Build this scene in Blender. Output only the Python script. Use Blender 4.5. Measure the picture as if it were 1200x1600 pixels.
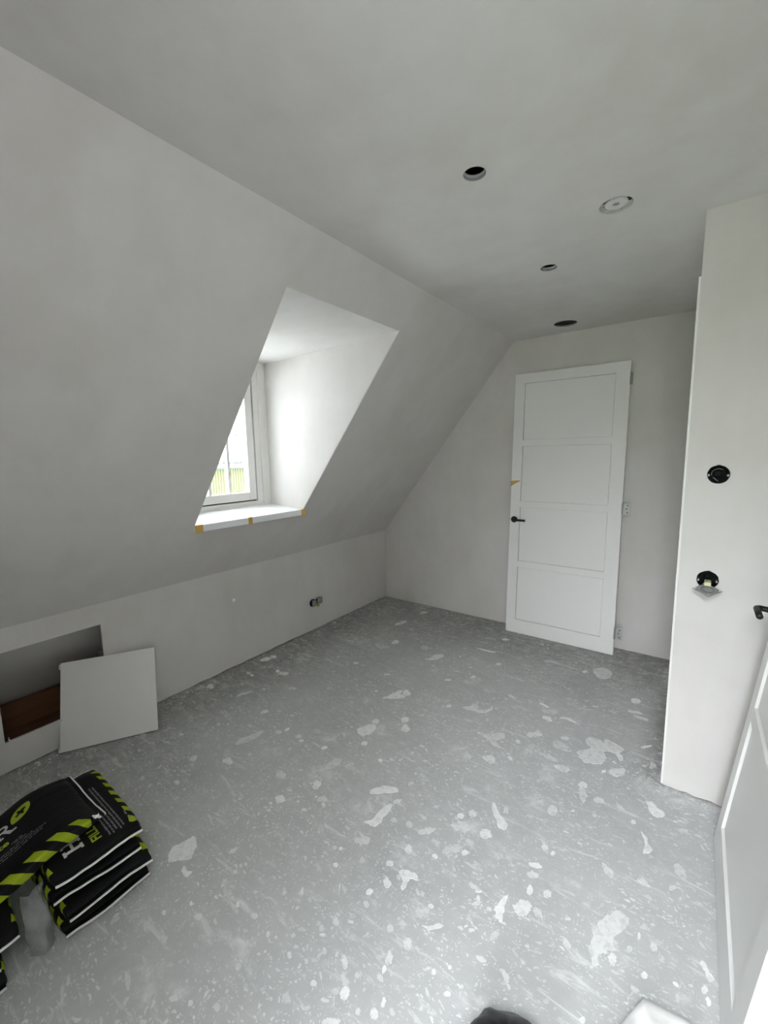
import bpy, bmesh, math, random
from mathutils import Vector, Matrix, noise

# ---------------------------------------------------------------- clear
for _o in list(bpy.data.objects):
    bpy.data.objects.remove(_o, do_unlink=True)
SC = bpy.context.scene
COL = SC.collection
PI = math.pi
R = math.radians

# ---------------------------------------------------------------- camera
cam_data = bpy.data.cameras.new('camera')
cam = bpy.data.objects.new('camera', cam_data)
COL.objects.link(cam)
SC.camera = cam
cam_data.sensor_fit = 'HORIZONTAL'
cam_data.sensor_width = 36.0
cam_data.lens = 662.33 / 1200.0 * 36.0
cam_data.clip_start = 0.02
cam_data.clip_end = 200
_r = Vector((0.804941, 0.593076, -0.018197))
_u = Vector((-0.064698, 0.118214, 0.990878))
_w = Vector((-0.589817, 0.796421, -0.133526))
_m = Matrix(((_r.x, _u.x, -_w.x, 0.0), (_r.y, _u.y, -_w.y, 0.0), (_r.z, _u.z, -_w.z, 1.5), (0, 0, 0, 1)))
cam.matrix_world = _m

# ---------------------------------------------------------------- world (overcast sky), exposure
W = bpy.data.worlds.new('overcast')
SC.world = W
W.use_nodes = True
_bg = W.node_tree.nodes['Background']
_bg.inputs[0].default_value = (0.925, 0.955, 1.0, 1)
# overcast sky: the zenith is three times as bright as the horizon
_nt = W.node_tree
_tc = _nt.nodes.new('ShaderNodeTexCoord')
_sx = _nt.nodes.new('ShaderNodeSeparateXYZ')
_nt.links.new(_tc.outputs['Generated'], _sx.inputs[0])
_mr = _nt.nodes.new('ShaderNodeMapRange')
_nt.links.new(_sx.outputs[2], _mr.inputs[0])
_mr.inputs[1].default_value, _mr.inputs[2].default_value = 0.0, 1.0
_mr.inputs[3].default_value, _mr.inputs[4].default_value = 0.5, 1.5
_nt.links.new(_mr.outputs[0], _bg.inputs[1])
VS = SC.view_settings
VS.view_transform = 'Standard'
VS.look = 'None'
VS.gamma = 1.0
VS.exposure = 5.6
VS.use_curve_mapping = False
SC.cycles.max_bounces = 16
SC.cycles.diffuse_bounces = 12
SC.cycles.transparent_max_bounces = 12
SC.cycles.sample_clamp_indirect = 8.0
SC.cycles.use_denoising = True
SC.cycles.caustics_refractive = False


def portal(name, loc, rot, sx, sy):
    """guides sky sampling through a window opening; gives off no light of its own"""
    l = bpy.data.lights.new(name, 'AREA')
    l.shape = 'RECTANGLE'
    l.size, l.size_y = sx, sy
    l.cycles.is_portal = True
    o = bpy.data.objects.new(name, l)
    o.location = loc
    o.rotation_euler = rot
    COL.objects.link(o)
    return o


# room measures (metres)
XL, XC, XR, XP = -2.60, -1.272, 0.42, -0.037
YB, YP, YR = 3.524, 2.122, -0.34
ZK, ZC = 0.7195, 2.3895
SLOPE = Vector((XC - XL, 0, ZC - ZK)).normalized()      # up the sloping wall
SN = Vector((-SLOPE.z, 0, SLOPE.x))                     # outwards (up and away)
D0, D1 = 1.272, 2.10                                    # dormer cheeks
YA = -1.65                                              # end of an unseen glazed bay, added to bring daylight in
RW = (-0.32, 0.42, 0.04, 1.35)                          # its window: x0, x1, z0, z1
portal('portal_dormer', (-2.74, 1.686, 1.66), (0, -PI / 2, 0), 1.0, 0.8)
portal('portal_rear', ((RW[0] + RW[1]) / 2, YA - 0.12, (RW[2] + RW[3]) / 2), (PI / 2, 0, PI), RW[1] - RW[0], RW[3] - RW[2])
portal('portal_roof', ((RW[0] + RW[1]) / 2, (YA + YR) / 2, 2.50), (0, 0, 0), RW[1] - RW[0], YR - YA)


# ---------------------------------------------------------------- materials
def mat(name, col, rough=0.6, metal=0.0, spec=0.4):
    m = bpy.data.materials.new(name)
    m.use_nodes = True
    b = m.node_tree.nodes['Principled BSDF']
    b.inputs['Base Color'].default_value = (*col, 1)
    b.inputs['Roughness'].default_value = rough
    b.inputs['Metallic'].default_value = metal
    b.inputs['Specular IOR Level'].default_value = spec
    return m


class G:
    """tiny node-graph helper"""
    def __init__(s, m):
        s.t = m.node_tree
        s.n = s.t.nodes
        s.l = s.t.links
        s.b = s.n['Principled BSDF']

    def node(s, typ, **kw):
        n = s.n.new(typ)
        for k, v in kw.items():
            setattr(n, k, v)
        return n

    def put(s, sock, v):
        if isinstance(v, (int, float)):
            sock.default_value = v
        elif isinstance(v, tuple):
            sock.default_value = v if len(v) == len(sock.default_value) else (*v, 1)
        else:
            s.l.new(v, sock)

    def math(s, op, a, b=0.0, c=None, clamp=False):
        n = s.node('ShaderNodeMath', operation=op)
        n.use_clamp = clamp
        s.put(n.inputs[0], a)
        s.put(n.inputs[1], b)
        if c is not None:
            s.put(n.inputs[2], c)
        return n.outputs[0]

    def ramp(s, v, a, b):
        n = s.node('ShaderNodeMapRange')
        n.clamp = True
        s.put(n.inputs[0], v)
        n.inputs[1].default_value = a
        n.inputs[2].default_value = b
        return n.outputs[0]

    def mix(s, f, a, b):
        n = s.node('ShaderNodeMix', data_type='RGBA')
        s.put(n.inputs[0], f)
        s.put(n.inputs[6], a)
        s.put(n.inputs[7], b)
        return n.outputs[2]

    def coords(s, kind='Object', scale=(1, 1, 1), rot=(0, 0, 0)):
        c = s.node('ShaderNodeTexCoord')
        mp = s.node('ShaderNodeMapping')
        mp.inputs['Scale'].default_value = scale
        mp.inputs['Rotation'].default_value = rot
        s.l.new(c.outputs[kind], mp.inputs[0])
        return mp.outputs[0]

    def noise(s, vec, scale, detail=3.0, rough=0.55, dist=0.0):
        n = s.node('ShaderNodeTexNoise')
        s.l.new(vec, n.inputs['Vector'])
        n.inputs['Scale'].default_value = scale
        n.inputs['Detail'].default_value = detail
        n.inputs['Roughness'].default_value = rough
        n.inputs['Distortion'].default_value = dist
        return n.outputs

    def bump(s, h, strength=0.2, dist=0.002):
        n = s.node('ShaderNodeBump')
        n.inputs['Strength'].default_value = strength
        n.inputs['Distance'].default_value = dist
        s.l.new(h, n.inputs['Height'])
        s.l.new(n.outputs[0], s.b.inputs['Normal'])


def plaster(name, col, amount=0.05, warm=(1.0, 0.985, 0.955)):
    m = mat(name, col, 0.72, spec=0.25)
    g = G(m)
    v = g.coords('Object')
    big = g.noise(v, 1.6, 4, 0.6, 0.4)[0]
    mid = g.noise(g.coords('Object', (1, 1, 0.35)), 7.0, 4, 0.6)[0]
    f = g.math('ADD', g.math('MULTIPLY', big, 0.65), g.math('MULTIPLY', mid, 0.35))
    f = g.ramp(f, 0.35, 0.65)
    lo = tuple(c * (1 - amount) * w for c, w in zip(col, warm))
    hi = tuple(min(1, c * (1 + amount)) for c in col)
    g.l.new(g.mix(f, lo, hi), g.b.inputs['Base Color'])
    g.bump(g.noise(v, 30, 4, 0.65)[0], 0.08, 0.003)
    return m


M = {}
M['plaster'] = plaster('skim_plaster', (0.635, 0.623, 0.61))
M['plasterboard'] = plaster('darkened_plaster', (0.50, 0.50, 0.495))  # plaster darkened to tone down strong light on the right wall
M['ceil'] = plaster('ceiling_plaster', (0.640, 0.63, 0.62), 0.06)
M['paint'] = mat('white_primer', (0.80, 0.80, 0.785), 0.42, spec=0.5)
M['sill'] = mat('white_board', (0.84, 0.85, 0.87), 0.35, spec=0.5)
M['frame'] = mat('cream_window_paint', (0.76, 0.755, 0.725), 0.35, spec=0.5)
M['board'] = mat('white_melamine', (0.76, 0.755, 0.73), 0.5)
M['boardedge'] = mat('plasterboard_edge', (0.26, 0.26, 0.27), 0.85)
M['boardlip'] = mat('plasterboard_lip', (0.45, 0.45, 0.46), 0.85)
M['bay_dark'] = mat('dark_bay_lining', (0.16, 0.12, 0.10), 0.9)  # dark lining of the added bay, keeps its bounce light low
M['void'] = mat('unlit_void_surface', (0.045, 0.042, 0.04), 0.9)
M['insul'] = mat('grey_insulation', (0.34, 0.335, 0.32), 0.9)
M['wood'] = mat('rough_brown_wood', (0.20, 0.095, 0.045), 0.8)
M['blackmetal'] = mat('matt_black_metal', (0.006, 0.006, 0.0065), 0.42, spec=0.3)
M['blackplastic'] = mat('black_plastic', (0.004, 0.004, 0.0045), 0.6, spec=0.15)
M['zinc'] = mat('zinc_plate', (0.40, 0.41, 0.41), 0.5, 0.6)
M['socket'] = mat('dull_socket_metal', (0.30, 0.31, 0.31), 0.5, 0.5)
M['cream'] = mat('cream_plastic', (0.72, 0.72, 0.44), 0.5)
M['yellow'] = mat('yellow_plastic', (0.42, 0.38, 0.10), 0.5)
M['tape'] = mat('yellow_masking_tape', (0.62, 0.40, 0.09), 0.7)
M['rubber'] = mat('black_gasket', (0.01, 0.01, 0.01), 0.7)
M['valve'] = mat('white_valve_plastic', (0.62, 0.615, 0.59), 0.55)
M['whitish'] = mat('plain_white', (0.95, 0.95, 0.92), 0.5)
M['seam'] = mat('white_seam_tape', (0.78, 0.78, 0.76), 0.6)
M['inkwhite'] = mat('white_ink', (0.55, 0.55, 0.55), 0.5)
M['inkgrey'] = mat('grey_ink', (0.24, 0.24, 0.25), 0.5)
M['inkgreen'] = mat('lime_ink', (0.36, 0.46, 0.02), 0.45)
M['lever'] = M['blackmetal']
for k in ('wood', 'insul', 'board'):
    g = G(M[k])
    c = tuple(g.b.inputs['Base Color'].default_value[:3])
    f = g.noise(g.coords('Object', (6, 1, 6) if k == 'wood' else (1, 1, 1)), 5, 5, 0.65)[0]
    s_ = 0.35 if k != 'board' else 0.03
    g.l.new(g.mix(f, tuple(x * (1 - s_) for x in c), tuple(min(1, x * (1 + s_)) for x in c)), g.b.inputs['Base Color'])


def floor_mat():
    m = mat('grey_screed', (0.3, 0.3, 0.3), 0.62, spec=0.35)
    g = G(m)
    v0 = g.coords('Object')
    warp = g.noise(v0, 9, 4, 0.6)[1]
    add = g.node('ShaderNodeVectorMath', operation='MULTIPLY_ADD')
    g.l.new(warp, add.inputs[0])
    add.inputs[1].default_value = (0.09, 0.09, 0.0)
    g.l.new(v0, add.inputs[2])
    v = add.outputs[0]
    base = g.noise(v0, 1.3, 5, 0.6, 0.3)[0]
    fine = g.noise(v0, 16, 6, 0.7, 0.2)[0]
    c = g.mix(g.ramp(base, 0.3, 0.7), (0.43, 0.438, 0.435), (0.52, 0.532, 0.53))
    wr = g.node('ShaderNodeAttribute', attribute_name='wall_tone')
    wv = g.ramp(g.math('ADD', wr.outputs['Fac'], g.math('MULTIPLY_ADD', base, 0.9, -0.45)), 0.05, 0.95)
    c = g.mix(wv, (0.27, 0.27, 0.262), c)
    c = g.mix(g.math('MULTIPLY', g.ramp(fine, 0.42, 0.75), 0.55), c, (0.58, 0.59, 0.585))

    def specks(scale, rmin, rmax, keep, stretch, rot):
        mp = g.node('ShaderNodeMapping')
        mp.inputs['Scale'].default_value = (1, stretch, 1)
        mp.inputs['Rotation'].default_value = (0, 0, rot)
        g.l.new(v, mp.inputs[0])
        vo = g.node('ShaderNodeTexVoronoi', voronoi_dimensions='2D')
        vo.inputs['Scale'].default_value = scale
        g.l.new(mp.outputs[0], vo.inputs['Vector'])
        sep = g.node('ShaderNodeSeparateColor')
        g.l.new(vo.outputs['Color'], sep.inputs[0])
        rad = g.math('MULTIPLY_ADD', sep.outputs[1], rmax - rmin, rmin)
        on = g.math('LESS_THAN', sep.outputs[0], keep)
        edge = g.math('SUBTRACT', rad, vo.outputs['Distance'])
        s = g.math('MULTIPLY', g.ramp(edge, 0.0, 0.06), on)
        return g.math('MULTIPLY', s, g.math('MULTIPLY_ADD', sep.outputs[2], 0.5, 0.5))
    a = specks(14, 0.03, 0.22, 0.26, 1.5, 0.9)
    b = specks(33, 0.04, 0.32, 0.34, 1.7, 0.5)
    d = specks(85, 0.06, 0.40, 0.52, 1.3, 2.0)
    sp = g.math('MAXIMUM', a, g.math('MAXIMUM', b, g.math('MULTIPLY', d, 0.8)))
    clump = g.ramp(g.noise(v0, 3.2, 4, 0.6)[0], 0.36, 0.60)
    sp = g.math('MULTIPLY', sp, g.math('MULTIPLY_ADD', clump, 0.75, 0.25))
    # smeared streaks of dried plaster
    st = g.noise(g.coords('Object', (1, 4.5, 1), (0, 0, 0.75)), 6.5, 6, 0.68, 0.9)[0]
    st = g.math('MULTIPLY', g.ramp(st, 0.57, 0.68), 0.6)
    st2 = g.noise(g.coords('Object', (1, 4.0, 1), (0, 0, -0.6)), 8, 6, 0.7, 0.7)[0]
    st2 = g.math('MULTIPLY', g.ramp(st2, 0.60, 0.70), 0.55)
    at = g.node('ShaderNodeAttribute', attribute_name='dust')
    grain = g.ramp(g.noise(v0, 19, 8, 0.82, 0.6)[0], 0.44, 0.60)
    du = g.math('MULTIPLY', g.math('MULTIPLY', at.outputs['Fac'], 0.75), grain)
    tot = g.math('MAXIMUM', g.math('MAXIMUM', sp, du), g.math('MAXIMUM', st, st2), clamp=True)
    c = g.mix(tot, c, (0.80, 0.815, 0.805))
    g.l.new(c, g.b.inputs['Base Color'])
    g.bump(g.math('ADD', tot, g.math('MULTIPLY', fine, 0.5)), 0.25, 0.002)
    return m


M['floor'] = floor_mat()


def splash_mat():
    m = mat('dried_plaster_splash', (0.6, 0.61, 0.6), 0.65, spec=0.3)
    g = G(m)
    oi = g.node('ShaderNodeObjectInfo')
    v = g.coords('Object')
    f = g.noise(v, 38, 7, 0.78, 0.5)[0]
    c = g.mix(oi.outputs['Random'], (0.66, 0.67, 0.66), (0.88, 0.89, 0.88))
    worn = g.math('MULTIPLY', g.ramp(f, 0.47, 0.60), g.math('MULTIPLY_ADD', oi.outputs['Random'], -0.55, 0.85))
    c = g.mix(worn, c, (0.50, 0.51, 0.505))
    g.bump(g.noise(v, 60, 4, 0.6)[0], 0.15, 0.002)
    g.l.new(c, g.b.inputs['Base Color'])
    return m


M['splash'] = splash_mat()


def bag_mat():
    """black plastic film; UV.x runs along the bag, UV.y is the distance in from the side fold (metres)"""
    m = mat('black_bag_film', (0.012, 0.012, 0.013), 0.5, spec=0.14)
    g = G(m)
    uv = g.node('ShaderNodeUVMap', uv_map='film')
    sp = g.node('ShaderNodeSeparateXYZ')
    g.l.new(uv.outputs[0], sp.inputs[0])
    x, y = sp.outputs[0], sp.outputs[1]
    band = g.math('MULTIPLY', g.math('GREATER_THAN', y, -0.021), g.math('LESS_THAN', y, 0.019))
    ph = g.math('FRACT', g.math('DIVIDE', g.math('ADD', x, g.math('MULTIPLY', y, 0.8)), 0.062))
    st = g.math('MULTIPLY', band, g.math('LESS_THAN', ph, 0.5))
    n = g.noise(g.coords('Object'), 14, 4, 0.6)[0]
    blk = g.mix(n, (0.004, 0.004, 0.0045), (0.009, 0.009, 0.0095))
    grn = g.mix(n, (0.27, 0.36, 0.012), (0.36, 0.45, 0.02))
    g.l.new(g.mix(st, blk, grn), g.b.inputs['Base Color'])
    g.bump(g.noise(g.coords('Object', (1, 2.2, 1)), 12, 4, 0.6, 0.6)[0], 0.35, 0.012)
    return m


M['bag'] = bag_mat()


def sheet_mat(name, tint, opacity, rough):
    m = bpy.data.materials.new(name)
    m.use_nodes = True
    g = G(m)
    g.b.inputs['Base Color'].default_value = (*tint, 1)
    g.b.inputs['Roughness'].default_value = rough
    tr = g.node('ShaderNodeBsdfTransparent')
    mx = g.node('ShaderNodeMixShader')
    mx.inputs[0].default_value = opacity
    g.l.new(tr.outputs[0], mx.inputs[1])
    g.l.new(g.b.outputs[0], mx.inputs[2])
    g.l.new(mx.outputs[0], g.n['Material Output'].inputs[0])
    return m


M['film'] = sheet_mat('clear_plastic_film', (0.45, 0.47, 0.46), 0.36, 0.18)
M['whitefilm'] = sheet_mat('milky_plastic', (0.90, 0.90, 0.885), 0.95, 0.3)


def glass_mat(tint):
    m = bpy.data.materials.new('window_glass')
    m.use_nodes = True
    g = G(m)
    tr = g.node('ShaderNodeBsdfTransparent')
    tr.inputs[0].default_value = (*tint, 1)
    gl = g.node('ShaderNodeBsdfGlossy')
    gl.inputs['Roughness'].default_value = 0.02
    lw = g.node('ShaderNodeLayerWeight')
    lw.inputs[0].default_value = 0.5
    mx = g.node('ShaderNodeMixShader')
    g.l.new(g.math('MULTIPLY_ADD', g.math('POWER', lw.outputs['Facing'], 5.0), 0.5, 0.03), mx.inputs[0])
    g.l.new(tr.outputs[0], mx.inputs[1])
    g.l.new(gl.outputs[0], mx.inputs[2])
    g.l.new(mx.outputs[0], g.n['Material Output'].inputs[0])
    return m


M['glass'] = glass_mat((0.97, 0.975, 0.975))
M['glass_double'] = glass_mat((0.57, 0.58, 0.58))
M['green'] = mat('green_cladding', (0.12, 0.128, 0.064), 0.6)
M['roof'] = mat('pale_roof_sheet', (0.66, 0.675, 0.67), 0.6)
M['rooflight'] = mat('grey_rooflight', (0.20, 0.21, 0.21), 0.5)
M['gutter'] = mat('grey_gutter', (0.12, 0.135, 0.15), 0.5)
M['ground'] = mat('pale_bounce_ground', (0.72, 0.72, 0.70), 0.9)  # pale tone set to bounce more light into the dormer
M['darkground'] = mat('dark_outdoor_ground', (0.06, 0.085, 0.03), 0.9)  # dark tone set to keep bounce light out of the bay


# ---------------------------------------------------------------- mesh helpers
def link(name, bm, m, parent=None, smooth=False, mats=None):
    me = bpy.data.meshes.new(name)
    bmesh.ops.recalc_face_normals(bm, faces=bm.faces[:])
    bm.to_mesh(me)
    bm.free()
    for q in (mats or [m]):
        me.materials.append(q)
    if smooth:
        for p in me.polygons:
            p.use_smooth = True
    o = bpy.data.objects.new(name, me)
    COL.objects.link(o)
    if parent:
        o.parent = parent
    return o


def tag(o, label=None, cat=None, group=None, kind=None):
    if label: o['label'] = label
    if cat: o['category'] = cat
    if group: o['group'] = group
    if kind: o['kind'] = kind
    return o


def empty(name, loc, rot=(0, 0, 0)):
    o = bpy.data.objects.new(name, None)
    o.empty_display_size = 0.05
    o.location = loc
    o.rotation_euler = rot
    COL.objects.link(o)
    return o


def box(bm, x0, x1, y0, y1, z0, z1, bev=0.0, mtx=None, mi=0):
    vs = [bm.verts.new((x, y, z)) for x in (x0, x1) for y in (y0, y1) for z in (z0, z1)]
    fs = [bm.faces.new([vs[i] for i in f]) for f in
          ((0, 1, 3, 2), (4, 6, 7, 5), (0, 4, 5, 1), (2, 3, 7, 6), (0, 2, 6, 4), (1, 5, 7, 3))]
    for f in fs:
        f.material_index = mi
    if bev:
        es = list({e for f in fs for e in f.edges})
        r = bmesh.ops.bevel(bm, geom=es, offset=bev, segments=2, affect='EDGES', profile=0.5)
        vs = list({v for f in r['faces'] for v in f.verts} | {v for v in vs if v.is_valid})
    if mtx:
        bmesh.ops.transform(bm, matrix=mtx, verts=vs)
    return vs


def bxo(name, m, parent, *dims, bev=0.0):
    bm = bmesh.new()
    box(bm, *dims, bev=bev)
    return link(name, bm, m, parent)


def plate(outline, holes, thick, origin, ua, va):
    """flat board with holes: outline/holes are 2D loops in (ua, va); the visible face lies in the plane, the board goes back along ua x va * -thick sign"""
    bm = bmesh.new()
    ua, va, o = Vector(ua), Vector(va), Vector(origin)
    nrm = ua.cross(va)
    for lp in [outline] + holes:
        vs = [bm.verts.new(o + ua * a + va * b) for a, b in lp]
        for i in range(len(vs)):
            bm.edges.new((vs[i], vs[(i + 1) % len(vs)]))
    bmesh.ops.triangle_fill(bm, edges=bm.edges[:], use_beauty=True, normal=nrm)
    bmesh.ops.dissolve_limit(bm, angle_limit=0.001, verts=bm.verts[:], edges=[e for e in bm.edges if not e.is_boundary])
    bmesh.ops.triangulate(bm, faces=bm.faces[:])
    r = bmesh.ops.extrude_face_region(bm, geom=bm.faces[:])
    vs = [v for v in r['geom'] if isinstance(v, bmesh.types.BMVert)]
    bmesh.ops.translate(bm, vec=nrm * -thick, verts=vs)
    return bm


def circ(cx, cy, r, n=32, jit=0.0, seed=0):
    rnd = random.Random(seed)
    return [(cx + (r + rnd.uniform(-jit, jit)) * math.cos(2 * PI * i / n), cy + (r + rnd.uniform(-jit, jit)) * math.sin(2 * PI * i / n)) for i in range(n)]


def lathe(bm, prof, n=32, mtx=None, mi=0, cap=True):
    """prof: [(radius, z)] revolved round z"""
    rings = []
    for r, z in prof:
        rings.append([bm.verts.new((r * math.cos(2 * PI * i / n), r * math.sin(2 * PI * i / n), z)) for i in range(n)])
    for a, b in zip(rings, rings[1:]):
        for i in range(n):
            f = bm.faces.new((a[i], a[(i + 1) % n], b[(i + 1) % n], b[i]))
            f.material_index = mi
    if cap:
        for rg in (rings[0], rings[-1]):
            bm.faces.new(rg).material_index = mi
    vs = [v for rg in rings for v in rg]
    if mtx:
        bmesh.ops.transform(bm, matrix=mtx, verts=vs)
    return vs


def tube(bm, pts, rad, n=14, sx=1.0):
    """round bar through points with closed ends"""
    pts = [Vector(p) for p in pts]
    rings = []
    ref = None
    for i, p in enumerate(pts):
        t = (pts[min(i + 1, len(pts) - 1)] - pts[max(i - 1, 0)]).normalized()
        a = t.orthogonal().normalized() if ref is None else (ref - t * ref.dot(t)).normalized()
        ref = a
        b = t.cross(a)
        rr = rad[i] if isinstance(rad, (list, tuple)) else rad
        rings.append([bm.verts.new(p + (a * math.cos(2 * PI * k / n) + b * math.sin(2 * PI * k / n)) * rr) for k in range(n)])
    for a, b in zip(rings, rings[1:]):
        for k in range(n):
            bm.faces.new((a[k], a[(k + 1) % n], b[(k + 1) % n], b[k]))
    bm.faces.new(rings[0])
    bm.faces.new(rings[-1])


def bend(p0, c, p1, n=6):
    p0, c, p1 = Vector(p0), Vector(c), Vector(p1)
    return [(p0 * (1 - t) ** 2 + c * 2 * t * (1 - t) + p1 * t * t) for t in [i / n for i in range(n + 1)]]


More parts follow.
